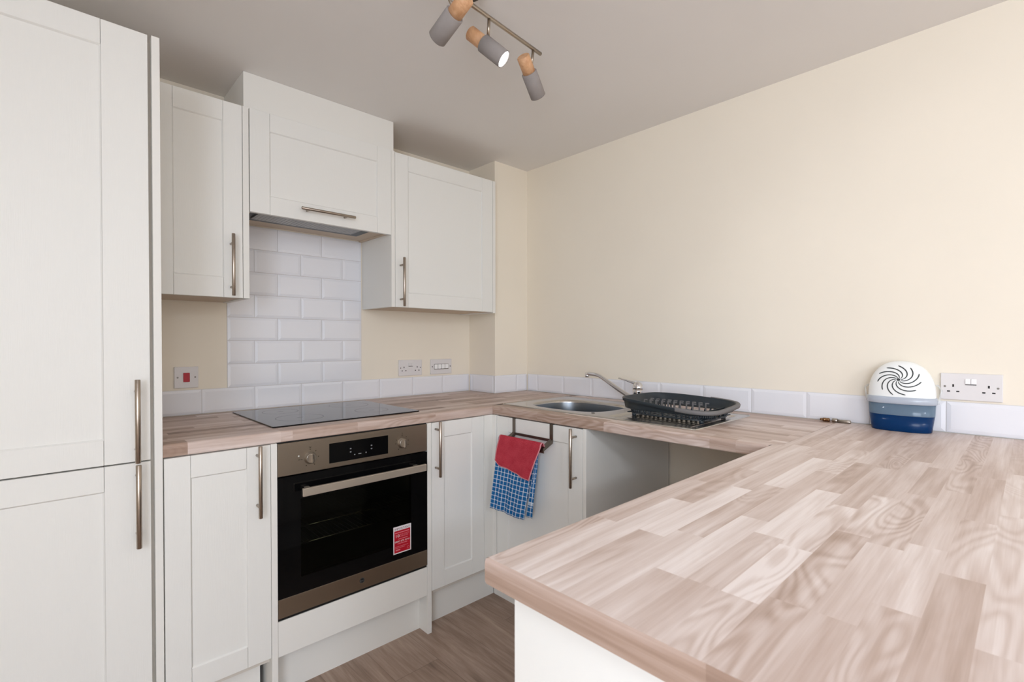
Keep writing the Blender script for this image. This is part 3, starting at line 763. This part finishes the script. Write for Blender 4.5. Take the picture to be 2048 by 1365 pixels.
sq(sx0 + .008, sx1 - .014, sz0 + .0270, sz0 + .0285, 3); sq(sx0 + .008, sx1 - .028, sz0 + .0215, sz0 + .0230, 3); sq(sx0 + .010, sx0 + .030, sz0 + .0120, sz0 + .0165, 3)
for k in range(24):
    p = 2 * PI * k / 24; q = 2 * PI * (k + 1) / 24
    P = lambda r, a: (sx1 - .0135 + r * math.cos(a), yq - .0007, sz0 + .0140 + r * math.sin(a))
    quad(b, [P(.0045, p), P(.0045, q), P(.0055, q), P(.0055, p)], 3)
obj('sticker', b, ['stickwhite', 'stickred', 'stickink', 'stickpink'], dr, 'red and white guarantee sticker', flip=False)

# ------------------------------------------------------------------ sink, tap
SX0, SX1, SY0, SY1 = 1.0060, 1.4780, -1.5800, -.6220; SZ = H + .0030
t = thing('kitchen_sink', (1.24, -1.1, H), 'stainless steel inset sink with one rounded bowl and a ribbed drainer', 'sink')
b = B(); yb = -1.150
cxb, cyb, ab, bb, nb = 1.2270, -.9080, .1640, .2080, 2.9
def sup(a, A, Bq, n, cx, cy, z):
    c, s_ = math.cos(a), math.sin(a)
    return (cx + A * math.copysign(abs(c) ** (2 / n), c), cy + Bq * math.copysign(abs(s_) ** (2 / n), s_), z)
N = 96
def rect_pt(a, x0, x1, y0, y1, z, cx, cy):
    c, s_ = math.cos(a), math.sin(a)
    p = sup(a, 1, 1, nb, 0, 0, 0); c, s_ = p[0] * ab, p[1] * bb
    k = min(((x1 - cx) / c) if c > 1e-9 else ((x0 - cx) / c if c < -1e-9 else 1e9), ((y1 - cy) / s_) if s_ > 1e-9 else ((y0 - cy) / s_ if s_ < -1e-9 else 1e9))
    return (cx + c * k, cy + s_ * k, z)
A = [2 * PI * i / N + .0001 for i in range(N)]
outer = [rect_pt(a, SX0 + .006, SX1 - .006, yb, SY1 - .006, SZ, cxb, cyb) for a in A]
rg = [outer]
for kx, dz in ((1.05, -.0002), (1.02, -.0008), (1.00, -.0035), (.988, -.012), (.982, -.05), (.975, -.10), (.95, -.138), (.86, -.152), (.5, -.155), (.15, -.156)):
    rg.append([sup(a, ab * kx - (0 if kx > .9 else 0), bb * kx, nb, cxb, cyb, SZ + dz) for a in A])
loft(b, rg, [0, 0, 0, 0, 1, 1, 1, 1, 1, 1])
lathe(b, (cxb, cyb, SZ - .1565), (0, 0, 1), [(0, .042), (.001, .042), (.0015, .036), (-.004, .030), (-.004, .002)], 32, cap0=False)
# drainer: height field with recess and raised ribs
nx, ny = 60, 90
def dz(x, y):
    u = (x - (SX0 + .006)) / (SX1 - SX0 - .012); v = (y - (SY0 + .006)) / (yb - SY0 - .006)
    e = min((x - 1.045) / .010, (1.430 - x) / .010, (y + 1.548) / .010, (-1.195 - y) / .010)
    e = max(0, min(1, e)); e = e * e * (3 - 2 * e)
    r = max(0, math.cos((x - 1.06) * 2 * PI / .040)) ** 6 * max(0, min(1, (-1.23 - y) / .02, (y + 1.525) / .02))
    return -.0060 * e + .0050 * r * e
G = [[b.verts.new((SX0 + .006 + (SX1 - SX0 - .012) * i / nx, SY0 + .006 + (yb - SY0 - .006) * j / ny, 0)) for j in range(ny + 1)] for i in range(nx + 1)]
for rw in G:
    for v in rw: v.co.z = SZ + dz(v.co.x, v.co.y)
for i in range(nx):
    for j in range(ny): b.faces.new((G[i][j], G[i + 1][j], G[i + 1][j + 1], G[i][j + 1])).smooth = True
# rolled rim
loft(b, [rrect(SX0 + .006, SX1 - .006, SY0 + .006, SY1 - .006, SZ, .0005), rrect(SX0 + .004, SX1 - .004, SY0 + .004, SY1 - .004, SZ + .0012, .012), rrect(SX0 + .001, SX1 - .001, SY0 + .001, SY1 - .001, SZ - .0002, .014), rrect(SX0, SX1, SY0, SY1, H + .0003, .015)])
bmesh.ops.recalc_face_normals(b, faces=b.faces[:])
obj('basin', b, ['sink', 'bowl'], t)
b = B(); lathe(b, (1.072, -1.108, SZ + .0002), (0, 0, 1), [(0, .0075), (.0008, .0072), (.0006, .003)], 18); obj('plug_button', b, 'black', t)
b = B(); lathe(b, (cxb, cyb, SZ - .1545), (0, 0, 1), [(0, .028), (.004, .026), (.005, .004), (.012, .006), (.014, .003)], 24); obj('waste_strainer', b, 'chrome', t)

t = thing('mixer_tap', (1.4420, -1.0850, SZ), 'chrome single-lever mixer tap with a long low spout reaching over the bowl', 'tap')
b = B(); TX, TY = 1.4420, -1.0850
lathe(b, (TX, TY, SZ + .0002), (0, 0, 1), [(0, .028), (.004, .028), (.007, .024), (.045, .0225), (.050, .0235), (.062, .0240), (.070, .0235)], 32)
obj('tap_body', b, 'chrome', t)
b = B()
tube(b, [(TX, TY + .010, SZ + .022), (TX - .0, TY + .045, SZ + .034), (TX, TY + .100, SZ + .060), (TX, TY + .170, SZ + .098), (TX, TY + .205, SZ + .1165), (TX, TY + .225, SZ + .1250), (TX, TY + .245, SZ + .1290), (TX, TY + .285, SZ + .1315), (TX, TY + .303, SZ + .1305)],
     [.0125, .0115, .0105, .0095, .0092, .0092, .0095, .0105, .0080], 16)
cyl(b, (TX, TY + .296, SZ + .130), (TX, TY + .296, SZ + .1120), .0108, .0104, 20)
obj('spout', b, 'chrome', t)
b = B()
lathe(b, (TX, TY, SZ + .0705), (0, 0, 1), [(0, .0240), (.010, .0245), (.020, .0220), (.030, .0160), (.036, .0080), (.038, .001)], 32)
tube(b, [(TX, TY - .004, SZ + .088), (TX, TY + .020, SZ + .100), (TX, TY + .060, SZ + .1090), (TX, TY + .105, SZ + .1185)], [.012, .0075, .0045, .0040], 12)
obj('lever', b, 'chrome', t)

# ------------------------------------------------------------------ dish rack
t = thing('dish_rack', (1.245, -1.4, H), 'dark slate plastic dish rack with prongs and grey grip standing on the drainer', 'dish rack')
RC = (1.2450, -1.3900)
def rim_z(x, y):
    v = max(0, min(1, (-1.19 - y) / .42)); u = max(0, min(1, (x - 1.09) / .31))
    left = .0725 + .002 * u
    right = .0440 + .0190 * u
    w = v * v * (3 - 2 * v)
    return H + left * (1 - w) + right * w + .004 * math.sin(PI * v) * u
def rk(a, A, Bq, dz_, n=4.2, lift=None):
    p = sup(a, A, Bq, n, RC[0], RC[1], 0)
    z = lift if lift is not None else rim_z(p[0], p[1]) + dz_
    return (p[0], p[1], z)
AA = [2 * PI * i / 80 for i in range(80)]
b = B()
zb = SZ + .0080
ZW = H + .0300
rg = [[rk(a, .121, .170, 0, lift=ZW + .002) for a in AA], [rk(a, .124, .173, 0, lift=ZW - .001) for a in AA], [rk(a, .136, .186, 0, lift=ZW + .001) for a in AA], [rk(a, .1385, .189, 0, lift=ZW + .004) for a in AA],
      [rk(a, .1420, .193, -.013) for a in AA], [rk(a, .1460, .197, -.012) for a in AA], [rk(a, .1475, .199, -.001) for a in AA], [rk(a, .1465, .198, .0010) for a in AA],
      [rk(a, .1440, .1955, .0008) for a in AA], [rk(a, .1425, .194, -.003) for a in AA], [rk(a, .1365, .187, 0, lift=ZW + .006) for a in AA], [rk(a, .122, .172, 0, lift=ZW + .004) for a in AA]]
loft(b, rg + [rg[0]])
for k in range(64):   # slotted lower wall
    a = 2 * PI * k / 64; p = rk(a, .1215, .1705, 0, lift=ZW); q = rk(a, .114, .163, 0, lift=zb)
    tube(b, [(p[0], p[1], ZW + .001), (q[0], q[1], zb + .003)], .0036, 6)
loft(b, [[rk(a, .118, .167, 0, lift=zb) for a in AA], [rk(a, .118, .167, 0, lift=zb + .006) for a in AA], [rk(a, .110, .159, 0, lift=zb + .006) for a in AA], [rk(a, .110, .159, 0, lift=zb) for a in AA], [rk(a, .118, .167, 0, lift=zb) for a in AA]], smooth=False)
# slotted floor
for k in range(17):
    y = RC[1] - .156 + k * .0195; box(b, RC[0] - .107, RC[0] + .107, y - .0048, y + .0048, zb + .0025, zb + .0062)
for x in (-.07, 0, .07): box(b, RC[0] + x - .005, RC[0] + x + .005, RC[1] - .160, RC[1] + .160, zb + .002, zb + .0055)
for sx in (-.09, .09):
    for sy in (-.14, .14): cyl(b, (RC[0] + sx, RC[1] + sy, SZ - .0055 if abs(sx) < .1 else SZ), (RC[0] + sx, RC[1] + sy, zb + .004), .008, .010, 14)
obj('tub', b, 'rack', t)
proto = None
for row in (-.022, .030):
    for k in range(10):
        y = RC[1] + .135 - k * .026; x = RC[0] + row
        if proto is None:
            b = B(); px0, py0 = x, y
            box(b, x - .0022, x + .0022, y - .0022, y + .0022, zb + .005, zb + .050, .0006)
            box(b, x - .0022, x + .0022, y - .013, y - .0022, zb + .0460, zb + .0505, .0006)
            proto = obj('plate_prong', b, 'rackgrey', t)
        else:
            c = proto.copy(); col.objects.link(c); c.parent = t; c.location = (x - px0, y - py0, 0)
# divider of the cutlery end
b = B(); box(b, RC[0] - .105, RC[0] + .105, RC[1] - .139, RC[1] - .136, zb + .004, zb + .030, .0006); obj('divider', b, 'rack', t)
# wide grey grip lip at the near end, thin one at the far end
b = B(); AR = [a for a in [PI + .10 + (PI - .20) * k / 48 for k in range(49)]]
def grip(a, A, Bq, d, y):
    w = max(0, math.sin(a - PI)) ** 1.2
    p = sup(a, A, Bq + y * w, 4.2, RC[0], RC[1], 0)
    return (p[0], p[1], rim_z(p[0], p[1]) + d)
loft(b, [[grip(a, .1435, .1955, .0012, 0) for a in AR], [grip(a, .1465, .1985, .0040, .002) for a in AR], [grip(a, .1490, .2000, .0036, .009) for a in AR], [grip(a, .1500, .2005, -.0010, .0125) for a in AR], [grip(a, .1495, .2000, -.0100, .0105) for a in AR], [grip(a, .1475, .1985, -.0110, .002) for a in AR]], close=False)
obj('grip', b, 'rackgrey', t)

# ------------------------------------------------------------------ over-door towel hanger and cloths
t = thing('towel_hanger', (XF, -.89, .87), 'flat dark metal over-door hanger hooked on the sink cabinet door', 'towel hanger')
for y in (-.7820, -1.0030):
    b = B()
    box(b, XF - .0036, XF - .0016, y - .0090, y + .0090, .8030, .8735, .0004)
    box(b, XF - .0036, XF + .0200, y - .0090, y + .0090, .8722, .8738, 0)
    q = [(XF - .0036, .8110), (XF - .0036, .7960), (XF - .0560, .7720), (XF - .0580, .7830)]
    RR = loft(b, [[(px_, y - .009, pz_) for px_, pz_ in q], [(px_, y + .009, pz_) for px_, pz_ in q]], smooth=False)
    b.faces.new(RR[0][::-1]); b.faces.new(RR[1])
    obj('strap', b, 'bronze', t)
b = B(); box(b, XF - .0600, XF - .0570, -1.0140, -.7700, .7640, .7860, .0006); box(b, XF - .0040, XF - .0018, -1.0120, -.7720, .8010, .8120, .0004); obj('rail', b, 'bronze', t)
def cloth(name, mats, pts_fn, nu, nv, label, cat, uvw, thick=.0016, base=None):
    bm = bmesh.new(); uvl = bm.loops.layers.uv.new('UVMap'); G = []
    for i in range(nu + 1): G.append([bm.verts.new(pts_fn(i / nu, j / nv)) for j in range(nv + 1)])
    for i in range(nu):
        for j in range(nv):
            f = bm.faces.new((G[i][j], G[i + 1][j], G[i + 1][j + 1], G[i][j + 1])); f.smooth = True
            for lp, (a, c) in zip(f.loops, ((i, j), (i + 1, j), (i + 1, j + 1), (i, j + 1))): lp[uvl].uv = (a / nu * uvw[0], c / nv * uvw[1])
            if len(mats) > 1 and (i == 0 or i == nu - 1 or j == 0 or j == nv - 1): f.material_index = 1
    o = single(name, bm, mats, label, cat, base=base)
    sol = o.modifiers.new('thickness', 'SOLIDIFY'); sol.thickness = thick; sol.offset = 0
    return o
def lerp(a, c, k): return a + (c - a) * k
XB = XF - .0585   # rail centre
def red_pt(u, v):
    # v: 0 back hem -> over the rail at v=.38 -> 1 front hem ; u: 0 left (away) -> 1 right (towards camera)
    ytop = lerp(-.7570, -1.0080, u); ybot = lerp(-.7400, -.9480, u)
    arc = .022
    if v < .36:
        k = v / .36; z = lerp(.762, .790, k); y = lerp(ytop + .022, ytop, k); x = XB + .0105 + .002 * math.sin(u * 9)
    elif v < .46:
        k = (v - .36) / .10; a = PI * k; x = XB + .0105 * math.cos(a) - .001; z = .7900 + .0150 * math.sin(a); y = ytop
    else:
        k = (v - .46) / .54
        zb_ = .6790 - .036 * u - .012 * math.sin(PI * u) * 0
        z = lerp(.7900, zb_, k)
        y = lerp(ytop, ybot, k ** 1.15) + .004 * math.sin(k * 3)
        x = XB - .0115 - .006 * k - .0045 * math.sin(u * 7.5 + 1.3 * k) * k - .002 * math.sin(u * 19 + k * 5) * k
        if u < .15: z += (.15 - u) * .10 * k; 
    return (x, y, z)
cloth('red_cleaning_cloth', ['redcloth', 'redhem'], red_pt, 44, 60, 'red microfibre cloth folded over the hanger rail on top of the blue towel', 'cloth', (.26, .26), base=(XB, -.88, .80))
def blue_pt(u, v):
    ytop = lerp(-.7480, -.9680, u); ybot = lerp(-.6980, -.9050, u)
    if v < .30:
        k = v / .30; z = lerp(.560, .784, k); x = XB + .0060 + .0015 * math.sin(u * 11); y = ytop + .02 * (1 - k)
    elif v < .36:
        k = (v - .30) / .06; a = PI * k; x = XB + .0068 * math.cos(a) - .0005; z = .7840 + .0135 * math.sin(a); y = ytop
    else:
        k = (v - .36) / .64
        zb_ = .4740 - .004 * u
        z = lerp(.7840, zb_, k)
        y = lerp(ytop, ybot, k)
        x = XB - .0068 - .002 * k - .0035 * math.sin(u * 10 + .8) * k - .0025 * math.sin(u * 23 + 2 * k) * k
    return (x, y, z)
cloth('check_tea_towel', ['check'], blue_pt, 50, 70, 'blue and white checked tea towel hanging beneath the red cloth', 'tea towel', (.21, .56), base=(XB, -.85, .79))
def blue2_pt(u, v):
    z = lerp(.770, .484, v); y = lerp(-.9720, -.9080, v) - u * lerp(.006, .034, v)
    return (XB + .0028 + .0040 * u + .002 * math.sin(v * 6) * u, y, z)
bm_ = None
o = cloth('towel_fold', ['check'], blue2_pt, 8, 50, 'x', 'x', (.034, .30), base=(XB, -.85, .79))
tt = [q for q in bpy.data.objects if q.name == 'check_tea_towel'][0]
o.parent = tt; o.location = (0, 0, 0); del o['label']; del o['category']

# ------------------------------------------------------------------ electrical accessories
def plate(parent, o, ux, nrm, w, h, name='plate'):
    """accessory plate centred on o"""
    ux = Vector(ux); uz = Vector((0, 0, 1)); nrm = Vector(nrm); mt = Matrix.Identity(4)
    for i, a in enumerate((ux, nrm, uz)):
        for j in range(3): mt[j][i] = a[j]
    return Matrix.Translation(o) @ mt
def double_socket(name, o, ux, nrm, w, h, label, cat, bright):
    t = thing(name, o, label, cat); m = plate(t, o, ux, nrm, w, h)
    b = B(); box(b, -w / 2, w / 2, .0002, .0085, -h / 2, h / 2, .002, 0, m, 2)
    d = .0087
    def q(x, z, ww, hh, mi): box(b, x - ww / 2, x + ww / 2, .0084, d, z - hh / 2, z + hh / 2, 0, mi, m)
    for s in (-1, 1):
        cx = s * w * .285
        q(cx, .003, .0045, .0085, 1); q(cx - .0112, -.0155, .0075, .0042, 1); q(cx + .0112, -.0155, .0075, .0042, 1)
        lathe(b, m @ Vector((s * w * .425, .0085, .0)), nrm, [(0, .0032), (.0004, .0030)], 12, 2)
    obj('face_plate', b, ['socket', 'slot', 'screw'], t)
    for s in (-1, 1):
        b = B(); box(b, s * .0070 - .0062, s * .0070 + .0062, .0086, .0118, .0095, .0265, .0010, 0, m); obj('rocker_switch', b, 'rocker' if bright else 'socket', t)
    b = B(); box(b, -.0132, .0132, .0085, .0092, .0065, .0085, 0, 0, m); obj('painted_switch_shadow', b, 'slot', t)  # solid dark strip painted in as the shade below the rockers
    return t
double_socket('double_socket', (.8925, YW - .0001, 1.0680), (1, 0, 0), (0, -1, 0), .1460, .0860, 'white double wall socket nearer the hob, left of the switch plate', 'socket', False)
double_socket('double_socket', (XW - .0001, -2.2140, 1.0640), (0, -1, 0), (-1, 0, 0), .1450, .0850, 'white double wall socket on the right wall beside the moisture absorber', 'socket', True)
t = thing('grid_switch', (1.0970, YW - .0001, 1.0680), 'white four-gang appliance switch plate near the pier', 'switch')
m = plate(t, (1.0970, YW - .0001, 1.0680), (1, 0, 0), (0, -1, 0), 0, 0)
b = B(); box(b, -.0730, .0730, .0002, .0085, -.0425, .0425, .002, 0, m, 2); box(b, -.0500, .0500, .0084, .0088, -.0160, .0150, 0, 1, m)
for s in (-1, 1): lathe(b, m @ Vector((s * .0620, .0085, 0)), (0, -1, 0), [(0, .0032), (.0004, .0030)], 12, 2)
obj('face_plate', b, ['socket', 'screw', 'slot'], t)
for k in range(4):
    b = B(); x = -.0370 + k * .0247; box(b, x - .0112, x + .0112, .0086, .0112, -.0125, .0130, .0012, 0, m); obj('rocker_switch', b, 'rocker', t)
t = thing('cooker_switch', (-.1500, YW - .0001, 1.0670), 'square white cooker switch with red rocker left of the tiled splashback', 'switch')
m = plate(t, (-.1500, YW - .0001, 1.0670), (1, 0, 0), (0, -1, 0), 0, 0)
b = B(); box(b, -.0415, .0415, .0002, .0085, -.0430, .0430, .002, 0, m, 2)
for s in (-1, 1): lathe(b, m @ Vector((s * .0300, .0085, 0)), (0, -1, 0), [(0, .0034), (.0004, .0032)], 12, 1)
obj('face_plate', b, ['socket', 'screw'], t)
b = B(); box(b, -.0110, .0110, .0083, .0125, -.0185, .0185, .0014, 0, m); obj('rocker_switch', b, 'red', t, 'red rocker')

# ------------------------------------------------------------------ moisture absorber
MC = (1.5100, -2.0480)
t = thing('moisture_absorber', (MC[0], MC[1], H), 'blue and white domed moisture absorber with swirl vents on the worktop by the socket', 'moisture absorber')
NA = 64
def el(w, d, z, n=2.5): return [sup(2 * PI * i / NA, d, w, n, MC[0], MC[1], z) for i in range(NA)]
b = B(); R = loft(b, [el(.0780, .0390, H + .0002), el(.0800, .0410, H + .003), el(.0865, .0450, .9665)]); b.faces.new(R[0][::-1]); b.faces.new(R[-1]); obj('liquid', b, 'liquid', t, 'dark blue liquid in the lower tank')
b = B(); loft(b, [el(.0868, .0453, .9668), el(.0890, .0465, 1.0070), el(.0870, .0445, 1.0070), el(.0850, .0433, .9668)]); obj('tank', b, 'tank', t)
b = B(); R = loft(b, [el(.0905, .0475, 1.0040), el(.0925, .0495, 1.0060), el(.0925, .0495, 1.0250), el(.0900, .0470, 1.0270)]); b.faces.new(R[0][::-1]); b.faces.new(R[-1]); obj('collar', b, 'band', t)
DW, DD, DH, DZ, DN = .0895, .0465, .1175, 1.0270, 2.3
b = B(); rg = []
for k in range(25):
    a = PI / 2 * k / 24; s_ = math.cos(a) ** (2 / DN) if k < 24 else .001; rg.append(el(DW * s_, DD * s_, DZ + DH * math.sin(a) ** (2 / DN), 2.3))
R = loft(b, rg); b.faces.new(R[-1]); obj('dome_lid', b, 'dome', t)
def dome_x(y, z, off):
    q = 1 - abs((y - MC[1]) / DW) ** DN - abs(max(0, z - DZ) / DH) ** DN
    return MC[0] - (DD + off) * max(q, 0.0) ** (1 / DN)
b = B(); vc = (MC[1] + .0015, 1.0840)
for k in range(11):
    th = 2 * PI * k / 11 + .12; n = 22; pr = None
    for i in range(n + 1):
        s_ = i / n; r = .006 + s_ * .0465; a = th + 1.5 * s_ ** 1.1
        # image-right is -Y; swirl opens anticlockwise seen from the kitchen
        y = vc[0] - r * 1.10 * math.cos(a); z = vc[1] + r * 1.0 * math.sin(a) * (.86 if math.sin(a) > 0 else .98)
        a2 = a + 1.1
        w = .0017 * (1 if 0 < i < n else .6)
        ny_, nz_ = -math.cos(a2 + PI / 2), math.sin(a2 + PI / 2)
        p = [b.verts.new((dome_x(y + ny_ * w * q, z + nz_ * w * q, .0006), y + ny_ * w * q, z + nz_ * w * q)) for q in (-1, 1)]
        if pr: b.faces.new((pr[0], pr[1], p[1], p[0]))
        pr = p
lathe(b, (dome_x(vc[0], vc[1], .0004), vc[0], vc[1]), (-1, 0, 0), [(0, .0048), (.0006, .0040)], 20)
obj('swirl_vent', b, 'vent', t)
b = B(); tube(b, [(MC[0] + .004, MC[1] + .0935, 1.0080), (MC[0] + .020, MC[1] + .1010, 1.0300), (MC[0] + .034, MC[1] + .1060, 1.0500), (MC[0] + .040, MC[1] + .0900, 1.0640), (MC[0] + .042, MC[1], 1.0700), (MC[0] + .040, MC[1] - .0900, 1.0640), (MC[0] + .034, MC[1] - .0990, 1.0500), (MC[0] + .015, MC[1] - .0960, 1.0250), (MC[0] + .004, MC[1] - .0935, 1.0080)], .0030, 8)
obj('carry_handle', b, 'clearhandle', t)

# ------------------------------------------------------------------ small metal fittings by the wall
b = B(); y = -1.806; x = 1.5350; z = H + .0070
cyl(b, (x, y, z), (x, y - .0090, z), .0045, seg=6); cyl(b, (x, y - .0090, z), (x, y - .0180, z), .0070, .0068, 16)
lathe(b, (x, y - .0180, z), (0, -1, 0), [(0, .0058), (.001, .0070), (.002, .0058), (.003, .0070), (.004, .0058), (.005, .0070), (.006, .0058), (.007, .0070), (.010, .0070), (.012, .0066), (.013, .004)], 20)
single('brass_fitting', b, 'brass', 'small aged brass threaded fitting lying on the worktop at the right wall', 'fitting', base=(x, y - .014, H))
b = B(); y = -1.8440; z = H + .0075
lathe(b, (x, y, z), (0, -1, 0), [(0, .0060), (.0008, .0072), (.0160, .0072), (.0170, .0062)], 22)
lathe(b, (x, y - .0170, z - .0012), (0, -1, 0), [(0, .0062), (.0400, .0060), (.0410, .0050)], 22)
single('chrome_fitting', b, 'steel', 'small polished chrome tube fitting lying beside the brass one', 'fitting', base=(x, y - .03, H))

# ------------------------------------------------------------------ ceiling spotlight bar
CAMP = Vector((-.5563, -2.3471, 1.2086))
r3 = Vector((0.72702989, -0.68660508, -0.00099995)); u3 = Vector((0.00731828, 0.00629284, 0.99995342)); f3 = Vector((0.68656681, 0.72700334, -0.00959985))
t = thing('spotlight_bar', (.36, -1.215, CEIL), 'ceiling spotlight bar with three cement and beech heads, the middle one lit', 'ceiling light')
b = B(); lathe(b, (.3300, -1.2200, CEIL - .0003), (0, 0, -1), [(0, .0480), (.002, .0500), (.022, .0500), (.025, .0470), (.026, .010)], 40); obj('canopy', b, 'canopy', t)
b = B(); pA = Vector((-.02, -1.2515, 2.1935)); pB = Vector((.6720, -1.1905, 2.1900)); d = pB - pA
lathe(b, pA, d, [(0, .0050), (.001, .0060), (d.length - .001, .0060), (d.length, .0050)], 16)
cyl(b, (.3300, -1.2205, 2.1960), (.3300, -1.2205, 2.2210), .0070, seg=16); obj('bar', b, 'lampmetal', t)
def spot(x, joint, axis, lit):
    """joint: where stem meets body; axis: pointing direction of the lamp"""
    a = Vector(axis).normalized(); j = Vector(joint); top = pA + d * ((x - pA.x) / d.x)
    side = (Vector((0, 0, 1)) - a * a.z).normalized(); h = j + side * .022
    b = B(); cyl(b, top, h + Vector((0, 0, .004)), .0048, seg=14); cyl(b, h + Vector((0, 0, .006)), h - side * .012, .0056, seg=14)
    s = obj('spot_stem', b, 'lampmetal', t)
    b = B(); lathe(b, j - a * .056, a, [(0, .0190), (.002, .0212), (.0640, .0212)], 40); obj('beech_sleeve', b, 'beech', s)
    b = B(); lathe(b, j - a * .002, a, [(0, .0240), (.0015, .0262), (.0840, .0262), (.0855, .0245), (.0820, .0235), (.0780, .0235)], 44, cap1=False); obj('cement_shade', b, 'concrete', s)
    b = B(); lathe(b, j + a * .0750, a, [(0, .0238), (.0035, .0235), (.0045, .0200), (.0050, .002)], 36); obj('lamp_lens', b, 'lens' if lit else 'offlens', s)
    return j + a * .083
def at(px, py, depth): return CAMP + (f3 + r3 * ((px - 1024) / 982.965) - u3 * ((py - 693.99) / 982.965)) * depth
def aim(px, py, depth, qx, qy, sign, length=.0835):
    # direction of a lamp whose joint and mouth are seen at two points of the picture
    J = at(px, py, depth); best = None
    for k in range(400):
        E = at(qx, qy, depth + sign * k * .00025); e = abs((E - J).length - length)
        if best is None or e < best[0]: best = (e, E)
    return J, best[1] - J
J, ax = aim(909, 29, 1.300, 874, 77.4, 1); spot(.240, J, ax, False)
J, axis2 = aim(967.4, 87, 1.495, 1008.5, 119.3, -1); pl = spot(.421, J, ax := axis2, True); axis2 = axis2.normalized()
J, ax = aim(1058.5, 146, 1.645, 1076.3, 193.5, 1); spot(.632, J, ax, False)

# ------------------------------------------------------------------ lights
def area(name, loc, rot, sx, sy, power, color):
    l = bpy.data.lights.new(name, 'AREA'); l.shape = 'RECTANGLE'; l.size = sx; l.size_y = sy; l.energy = power; l.color = color
    o = bpy.data.objects.new(name, l); col.objects.link(o); o.location = loc; o.rotation_euler = rot; return o
area('added_light_left', (-1.775, -3.3, 1.43), (PI / 2, 0, -PI / 2), 1.3, 1.3, 44, (.92, 1.0, 1.13))  # soft side light from out of view, added together with its window
area('daylight_rear_window', (-.5, -5.68, 1.4), (PI / 2, 0, 0), 2.3, 1.35, 10, (.92, 1.0, 1.13))
area('added_fill_living_area', (-1.1, -5.0, 2.2), (0, 0, 0), .6, .6, 58, (.92, 1.0, 1.12))  # unseen fill light added below the ceiling to brighten the kitchen
l = bpy.data.lights.new('spot_beam', 'SPOT'); l.energy = 5; l.spot_size = math.radians(100); l.spot_blend = .8; l.shadow_soft_size = .02; l.color = (.97, 1.0, 1.04)
o = bpy.data.objects.new('spot_beam', l); col.objects.link(o); o.location = pl + axis2 * .012
o.rotation_euler = axis2.to_track_quat('-Z', 'Y').to_euler()
w = bpy.data.worlds.new('sky'); bpy.context.scene.world = w; w.use_nodes = True
w.node_tree.nodes['Background'].inputs[0].default_value = (.75, .85, 1.0, 1); w.node_tree.nodes['Background'].inputs[1].default_value = 1.0

# ------------------------------------------------------------------ camera
cam = bpy.data.cameras.new('camera'); co = bpy.data.objects.new('camera', cam); col.objects.link(co)
cam.sensor_fit = 'HORIZONTAL'; cam.sensor_width = 36.0; cam.lens = 982.9653 / 2048 * 36
cam.shift_x = 0.0; cam.shift_y = (693.9925 - 682.5) / 2048; cam.clip_start = .02; cam.clip_end = 60
m = Matrix.Identity(4)
for j in range(3): m[j][0] = r3[j]; m[j][1] = u3[j]; m[j][2] = -f3[j]; m[j][3] = CAMP[j]
co.matrix_world = m
cam.dof.use_dof = True; cam.dof.focus_distance = 2.3; cam.dof.aperture_fstop = 9.0
sc = bpy.context.scene; sc.camera = co
sc.view_settings.view_transform = 'Standard'; sc.view_settings.look = 'None'; sc.view_settings.gamma = 1.0; sc.view_settings.use_curve_mapping = False
sc.view_settings.exposure = 0.08
sc.render.engine = 'CYCLES'
sc.cycles.use_denoising = True; sc.cycles.max_bounces = 12; sc.cycles.diffuse_bounces = 8; sc.cycles.sample_clamp_indirect = 6
